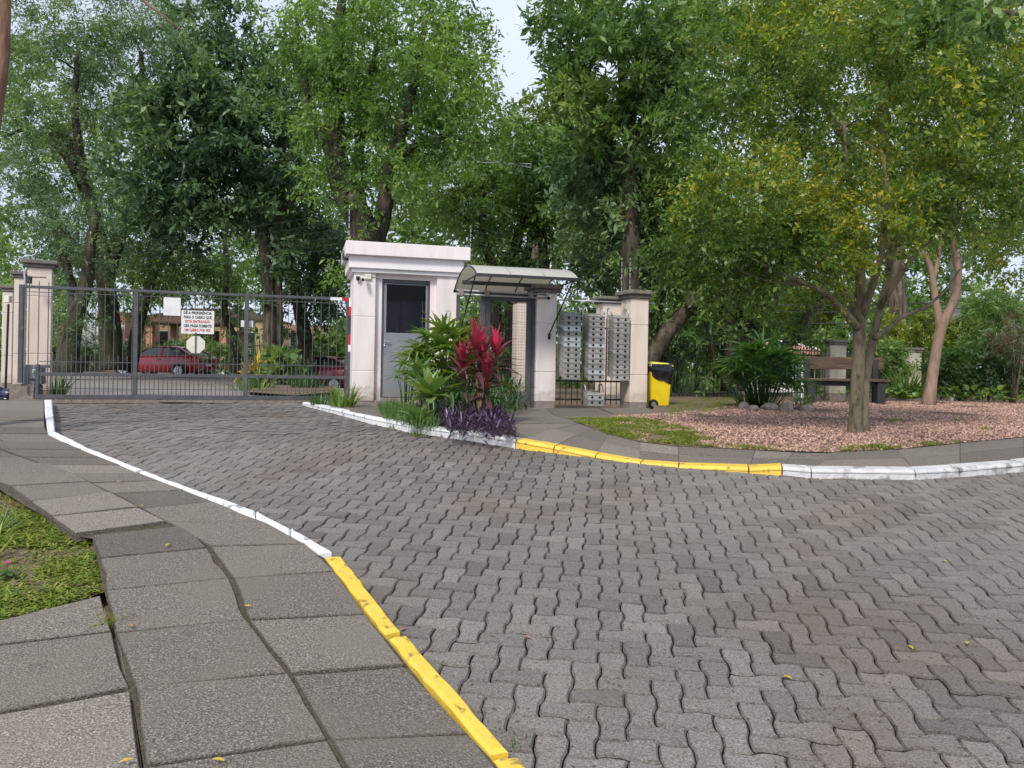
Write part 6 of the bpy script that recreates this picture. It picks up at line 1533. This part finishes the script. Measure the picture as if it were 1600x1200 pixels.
cordyline(gp(748, 662))
# purple creeper, uncountable
def carpet(name, label, cat, poly_px, n, L_, wd, leafm, seed, h=(0.02, 0.25), droop=.4, tint=(.1, .9), offh=PT, el=(0, 70), shape=0, edge=1.0, kind='stuff', hump=None, seg=2):
    P = [G(a, c, offh) for a, c in poly_px]; poly = [(p.x, p.y) for p in P]; rr = random.Random(seed)
    x0, x1 = min(p[0] for p in poly), max(p[0] for p in poly); y0, y1 = min(p[1] for p in poly), max(p[1] for p in poly)
    b = MB(); c = 0; tries = 0
    while c < n and tries < n * 40:
        tries += 1; x, y = rr.uniform(x0, x1), rr.uniform(y0, y1)
        if not in_poly(x, y, poly): continue
        if edge < 1 and rr.random() > max(0.06, min(1, edge + 1.3 * mnoise.noise(Vector((x * 3.2, y * 3.2, seed))) + 0.5 * mnoise.noise(Vector((x * 11, y * 11, seed))))): continue
        e = math.radians(rr.uniform(*el)); a = rr.uniform(0, 6.283)
        d = Vector((math.cos(a) * math.cos(e), math.sin(a) * math.cos(e), math.sin(e)))
        z = gz(x, y) + offh + rr.uniform(*h) * (hump(x, y) if hump else 1)
        b.blade((x, y, z), d, Vector((0, 0, 1)), L_ * rr.uniform(.6, 1.2), wd * rr.uniform(.8, 1.2), droop, seg, .3, rr.uniform(*tint), shape); c += 1
    o = b.build(name, leafm); tag(o, label, cat, kind=kind); return o
carpet('purple_creeper', 'low purple-leaved creeper spilling over the white kerb below the red plant', 'ground cover', [(676,650),(700,682),(760,690),(808,689),(800,672),(770,655),(720,648)], 1500, .13, .028, M['lf_purple'], 301, h=(0.0, 0.16), el=(-20, 75), seg=3)
carpet('fine_grass', 'fine green feathery grass at the left end of the booth bed', 'grass', [(592,640),(600,656),(655,672),(690,672),(660,655),(630,642)], 1300, .16, .008, M['lf_iris'], 302, h=(-.02, .06), el=(40, 88), shape=1, tint=(.3, .9), seg=3)
carpet('bed_foliage', 'dark low foliage filling the bed under the lady palm', 'ground cover', [(640,645),(690,668),(770,660),(830,640),(760,634),(690,636)], 900, .2, .035, M['lf_iris'], 303, h=(.0, .35), el=(10, 80), tint=(0, .5), seg=3)
# kerbside plants by the stop post
straps('variegated yellow-green strap plant at the gate end beside the booth', gp(535, 634, .1), 70, .38, .03, M['lf_palm'], 210, rad=.2, droop=1.3, tint=(.5, 1))
straps('darker green strap plant just left of the variegated one at the gate end', gp(500, 632, .06), 50, .30, .02, M['lf_iris'], 211, rad=.16, droop=.9, tint=(.2, .6))
straps('leafy green plant at the foot of the tall left gate pillar', gp(88, 618, .02), 60, .5, .035, M['lf_palm'], 212, rad=.16, droop=.9, tint=(.3, .8))
# island beyond the gate
rr = random.Random(4)
isl, _ = poly_sheet('island_bed', [(385,612),(395,598),(430,592),(480,592),(520,600),(525,612),(460,618)], 0.06, M['soil'])
for i, (px, py, n, L_, lm, tn, lab) in enumerate(((402, 606, 60, .55, 'lf_iris', (.3,.8), 'strap plant at the left end of the island beyond the gate'), (440, 603, 60, .6, 'lf_iris', (.1,.5), 'dark strap plant in the middle of the island beyond the gate'), (480, 606, 60, .55, 'lf_iris', (.1,.6), 'strap plant at the right end of the island beyond the gate'), (388, 610, 30, .35, 'lf_palm', (.6,1), 'pale variegated plant at the tip of the island beyond the gate'))):
    straps(lab, gp(px, py, .05), n, L_, .05, M[lm], 220 + i, rad=.45, droop=.9, tint=tn)
straps('tall stiff sword-leaved plant beside the mossy double trunk', tb(412, 26), 18, 1.9, .12, M['lf_iris'], 230, rad=.3, droop=.25, tint=(.1, .5), el0=62)
straps('pale sword-leaved plant right of the mossy double trunk', tb(455, 27), 9, 1.7, .08, M['lf_lime'], 231, rad=.3, droop=.4, tint=(.0, .3), el0=60)
shrub('round-leaved green shrub at the foot of the mossy double trunk', 436, 572, 24.5, 11, 18, M['lf_mid'], 232, n=12, per=42, leaf=(0.26, 0.2), spread=.4, tbase=.6)
shrub('yellow croton bush left of the mossy double trunk', 405, 578, 25, 12, 18, M['lf_dry'], 233, n=10, per=42, leaf=(0.35, 0.1), spread=.3, tbase=.2)
# big lady palm with stones on the gravel
palmate('big dark green lady palm with a ring of stones on the pink gravel', gp(1192, 637), 92, 1.18, 0.62, 0.46, 0.06, M['lf_palm_dark'], 240, blades=9, tint=(.25, .85))
for i, (px, py, w_, hh) in enumerate(((1196, 639, .28, .12), (1221, 641, .2, .15), (1252, 641, .2, .12), (1155, 637, .16, .12), (1170, 640, .15, .09))):
    bm = bmesh.new(); bmesh.ops.create_icosphere(bm, subdivisions=3, radius=1)
    for v in bm.verts:
        q = 1 + 0.22 * mnoise.noise(v.co * 1.3 + Vector((i * 5, 0, 0))); v.co = Vector((v.co.x * w_ * q * .55, v.co.y * w_ * q * .45, v.co.z * hh * q * .75))
    me = bpy.data.meshes.new('stone'); bm.to_mesh(me); bm.free(); me.polygons.foreach_set('use_smooth', [True] * len(me.polygons))
    o = link_mesh('garden_stone', me, M['rock']); o.location = gp(px, py) + Vector((0, -.25, hh * .25))
    tag(o, ['longest flat tan stone in front of the big lady palm', 'rounded grey stone, second from right before the big lady palm', 'rightmost stone of the ring at the big lady palm', 'leftmost stone of the ring at the big lady palm', 'small low stone left of the long tan one'][i], 'stone')
for i, (px, py, n, L_, tn, lab) in enumerate(((1255, 634, 40, .36, (.4,.9), 'short bright strap plant at the right of the stone ring'), (1165, 632, 44, .4, (.3,.8), 'short green strap plant at the left of the stone ring'), (1215, 640, 30, .24, (.5,1), 'tiny variegated tuft between the ring stones'))):
    straps(lab, gp(px, py), n, L_, .028, M['lf_palm_dark'], 245 + i, rad=.16, droop=1.0, tint=tn)
# strap leaves along the back fence
for i, px in enumerate((1048, 1064, 1080, 1098, 1114, 1132, 1148)):
    straps(['first strap-leaf clump right of the bin', 'second strap-leaf clump right of the bin', 'third strap-leaf clump right of the bin, under the thin bent branch', 'fourth strap-leaf clump right of the bin', 'fifth strap-leaf clump right of the bin', 'sixth strap-leaf clump right of the bin', 'strap-leaf clump touching the big lady palm'][i], gp(px, 613 - i * .4) , 46, .85, .045, M['lf_iris'], 260 + i, rad=.28, droop=.7, tint=(.2, .8), group='strap leaf clumps right of the bin')
carpet('border_foliage', 'low grey-green border plants in front of the strap leaves right of the bin', 'ground cover', [(1042,620),(1140,618),(1150,606),(1044,606)], 700, .25, .03, M['lf_iris'], 304, h=(0, .08), el=(10, 80), tint=(.4, 1), seg=3)
straps('large bright arching clump right of the bench', gp(1415, 622), 120, .95, .035, M['lf_palm'], 270, rad=.3, droop=.9, tint=(.3, .9), el0=50)
straps('arching green clump just behind the right end of the bench', gp(1380, 616), 60, .7, .03, M['lf_iris'], 271, rad=.25, droop=.9, tint=(.4, .9))
straps('spiky pale plant in front of the kiosk wall', gp(1262, 607), 34, .8, .035, M['lf_iris'], 272, rad=.15, droop=.5, tint=(.5, 1))
straps('spiky plant left of the smooth pinkish trunk, by the third fence pillar', gp(1442, 605), 34, 1.3, .04, M['lf_iris'], 273, rad=.15, droop=.5, tint=(.4, .9))
straps('dark bushy strap clump behind the heart-leaved cover', gp(1500, 612), 150, .95, .04, M['lf_iris'], 274, rad=.6, droop=1.3, tint=(0, .45), el0=35)
straps('broad-leaved clump at the right edge before the dark shrub', gp(1575, 618), 60, .8, .09, M['lf_iris'], 275, rad=.35, droop=.8, tint=(.2, .6))
# heart-leaved ground cover: broad leaves on short stalks
carpet('heart_leaf_cover', 'bright heart-leaved ground cover edging the gravel behind the pinkish trunk', 'ground cover', [(1365,628),(1480,628),(1620,632),(1640,612),(1480,608),(1370,612)], 2200, .17, .14, M['lf_palm'], 305, h=(.04, .30), el=(25, 85), tint=(.35, 1), shape=2, seg=3, droop=1.5)
carpet('heart_leaf_cover', 'heart-leaved ground cover behind the bench legs', 'ground cover', [(1262,622),(1365,624),(1365,606),(1262,604)], 420, .15, .11, M['lf_palm'], 306, h=(.02, .2), el=(25, 85), tint=(.3, .9), shape=2, seg=3, droop=1.5)
# lawns
def lawn(poly_px, n, seed, label, offh, L_=.07, wd=.009, tint=(0, 1), dens=.5, x=1.0):
    return carpet('grass', label, 'grass', poly_px, n, L_, wd, M['lf_grass'], seed, h=(-.006, .012), el=(0, 55), offh=offh, tint=tint, shape=1, edge=dens, seg=2, droop=.8)
lawn([(-40,765),(0,766),(38,792),(78,815),(116,842),(143,842),(151,872),(161,922),(100,945),(0,976),(-60,990)], 11000, 401, 'short bright lawn in the corner of the left pavement', 0.035, .052, .012, dens=.36)
lawn([(880,652),(905,661),(925,667),(950,677),(1000,689),(1060,695),(1230,704),(1120,688),(1075,668),(1000,652)], 10000, 402, 'worn strip of lawn between the right pavement and the pink gravel', PT + .003, .05, .009, dens=.5)
lawn([(1046,648),(1040,630),(1150,618),(1160,634),(1140,640)], 3000, 403, 'patchy lawn between the bin and the lady palm', PT + .003, .05, .009, tint=(0,.8), dens=.4)
lawn([(1290,706),(1400,701),(1500,691),(1500,687),(1400,694),(1290,699)], 900, 404, 'thin grass along the gravel edge of the right pavement', PT + .003, .05, .008, dens=.2)
for i, (px, py, lab) in enumerate(((1398, 657, 'small grass tuft on the gravel right of the front tree'), (1535, 671, 'wide grass tuft on the gravel at the right'), (1500, 657, 'faint grass tuft on the gravel near the pinkish trunk'))):
    straps(lab, gp(px, py), 60, .07, .008, M['lf_grass'], 410 + i, rad=.14, droop=.6, name='grass_tuft', cat='grass tuft', el0=20, tint=(.1, .6), sy=.5)
straps('yellow-green weed tuft in the joint of the left pavement', G(172, 975, PT - .02), 22, .09, .012, M['lf_grass'], 420, rad=.03, droop=1.2, name='weed', cat='weed', el0=20, tint=(.4, 1))
straps('small weed at the foot of the yellow kerb, lower centre', G(806, 1166, 0), 14, .05, .005, M['lf_iris'], 421, rad=.02, droop=.6, name='weed', cat='weed', el0=20, tint=(.3, .8))
straps('grass tuft hanging over the left white kerb of the booth bed', G(653, 681, 0.0), 26, .13, .012, M['lf_grass'], 422, rad=.07, droop=.8, name='weed', cat='weed', el0=30, tint=(0, .5))
straps('small grass tuft at the kerb joint left of the agaves', G(618, 671, 0.0), 20, .08, .01, M['lf_grass'], 423, rad=.09, droop=.8, name='weed', cat='weed', el0=30, tint=(0, .5))
carpet('dead_leaves', 'brown dead leaves lying in the lawn corner of the left pavement', 'leaf litter', [(-40,765),(0,766),(116,842),(161,922),(0,976),(-60,990)], 170, .04, .014, M['dead'], 431, h=(0, .015), el=(-5, 25), offh=.04, tint=(.3, 1), shape=2, seg=2)
carpet('dead_leaves', 'brown dead leaves and twigs lying on the pink gravel', 'leaf litter', gravel_px, 900, .045, .015, M['dead'], 432, h=(0, .012), el=(-5, 25), tint=(.0, 1), shape=2, seg=2)
# left edge plants
straps('long arching pale leaves at the left edge over the lawn', G(-14, 838, .03), 26, .30, .012, M['lf_iris'], 430, rad=.1, droop=.9, tint=(.5, 1), el0=30)
straps('broad yellow-green leaves cut by the left edge', G(-22, 880, .03), 9, .22, .035, M['lf_lime'], 431, rad=.04, droop=.7, tint=(.6, 1), el0=25)
t = thing('flowering_plant', 'small plant with one pink flower at the left edge of the lawn', 'flower', G(8, 905, .03))
MB().tube([(0, 0, 0), (.01, 0, .05), (.02, -.01, .085)], .002, 5).build('stem', M['lf_iris'], t)
for i in range(9):
    a = i * 2.4; MB().blade((.005, 0, .015 + .003 * i), (math.cos(a), math.sin(a), .35), (0, 0, 1), .06, .032, .7, 4, .2, .5, 2).build('leaf', M['lf_iris'], t, smooth=True)
b = MB()
for i in range(5):
    a = i * 1.2566; b.blade((.02, -.01, .088), (math.cos(a), math.sin(a) - .4, .35), (0, 0, 1), .02, .018, .2, 3, .1, .6, 2)
b.build('flower', M['lf_pink'], t)
# ------------------------------------------------------------------ gravel stones, litter
P = gravel_poly; rr = random.Random(8); b = MB(); x0, x1 = min(p[0] for p in P), max(p[0] for p in P); y0, y1 = min(p[1] for p in P), max(p[1] for p in P); c = 0
while c < 42000:
    x = rr.uniform(x0, min(x1, 13)); y = y0 + (y1 - y0) * rr.random() ** 1.5
    if not in_poly(x, y, P): continue
    if mnoise.noise(Vector((x * .9, y * .9, 2))) < -.42: c += 1; continue
    s = rr.uniform(.010, .024); z = gz(x, y) + PT - .008; a = rr.uniform(0, 6.28); ca, sa_ = math.cos(a) * s, math.sin(a) * s; q = rr.uniform(.5, 1.0)
    b.add([(x + ca, y + sa_, z), (x - sa_ * q, y + ca * q, z), (x - ca, y - sa_, z), (x + sa_ * q, y - ca * q, z), (x + ca * .3, y + sa_ * .3, z + s * rr.uniform(.5, 1.1))], [(0,1,4),(1,2,4),(2,3,4),(3,0,4)], rr.random()); c += 1
o = b.build('gravel', M['gravel']); tag(o, 'loose pink gravel spread under the front trees and bench', 'gravel', kind='stuff')
# leaf litter in the paver joints and on the pavement: crumbs, uncountable
b = MB()
for i in range(5200):
    y = 2.3 + 9 * rr.random() ** 1.4; x = rr.uniform(-.68, .7) * y
    if not in_poly(x, y, road_poly): continue
    z = gz(x, y) + .004 + settle(x, y); a = rr.uniform(0, 6.28); s = rr.uniform(.003, .011)
    b.blade((x, y, z), (math.cos(a), math.sin(a), .1), (0, 0, 1), s * 2, s * .8, .3, 2, .2, rr.random(), 0)
o = b.build('leaf_crumbs', M['dead']); tag(o, 'tiny dry leaf crumbs scattered over the road pavers', 'leaf litter', kind='stuff')
LL = [(1475,877,'yellow fallen leaf on the pavers, farthest up the right side'), (1423,1012,'yellow fallen leaf on the pavers at right, left one of a close pair'), (1511,1005,'yellow fallen leaf on the pavers at right, right one of a close pair'), (1230,1059,'round yellow fallen leaf on the pavers, lower right'), (197,1190,'big yellow fallen leaf on the near left slab'), (341,1189,'yellow fallen leaf on the slab at the bottom, right of the long joint'), (220,791,'yellow fallen leaf in the long joint of the left pavement'), (187,753,'small yellow fallen leaf on the far left pavement'), (262,852,'yellow fallen leaf on the dark slab'), (386,948,'yellow fallen leaf beside the long joint'), (203,978,'orange-brown dry leaf beside the weed tuft'), (629,984,'reddish dry leaf in the gap of the yellow kerb'), (1040,745,'small yellow fallen leaf by the lowered yellow kerb'), (823,996,'reddish dry leaf on the pavers right of the yellow kerb')]
for i, (px, py, lab) in enumerate(LL):
    onp = (px < 520)
    p = G(px, py, PT + .012 if onp else .010); a = rr.uniform(0, 6.28)
    t = MB().blade((-.02 * math.cos(a), -.02 * math.sin(a), .004), (math.cos(a), math.sin(a), .18), (0, 0, 1), .042, .017, .4, 5, .3, .25 if 'red' not in lab and 'orange' not in lab else .85, 2).build('fallen_leaf', M['lf_dry'], smooth=True)
    t.location = p; tag(t, lab, 'leaf', group='fallen leaves')
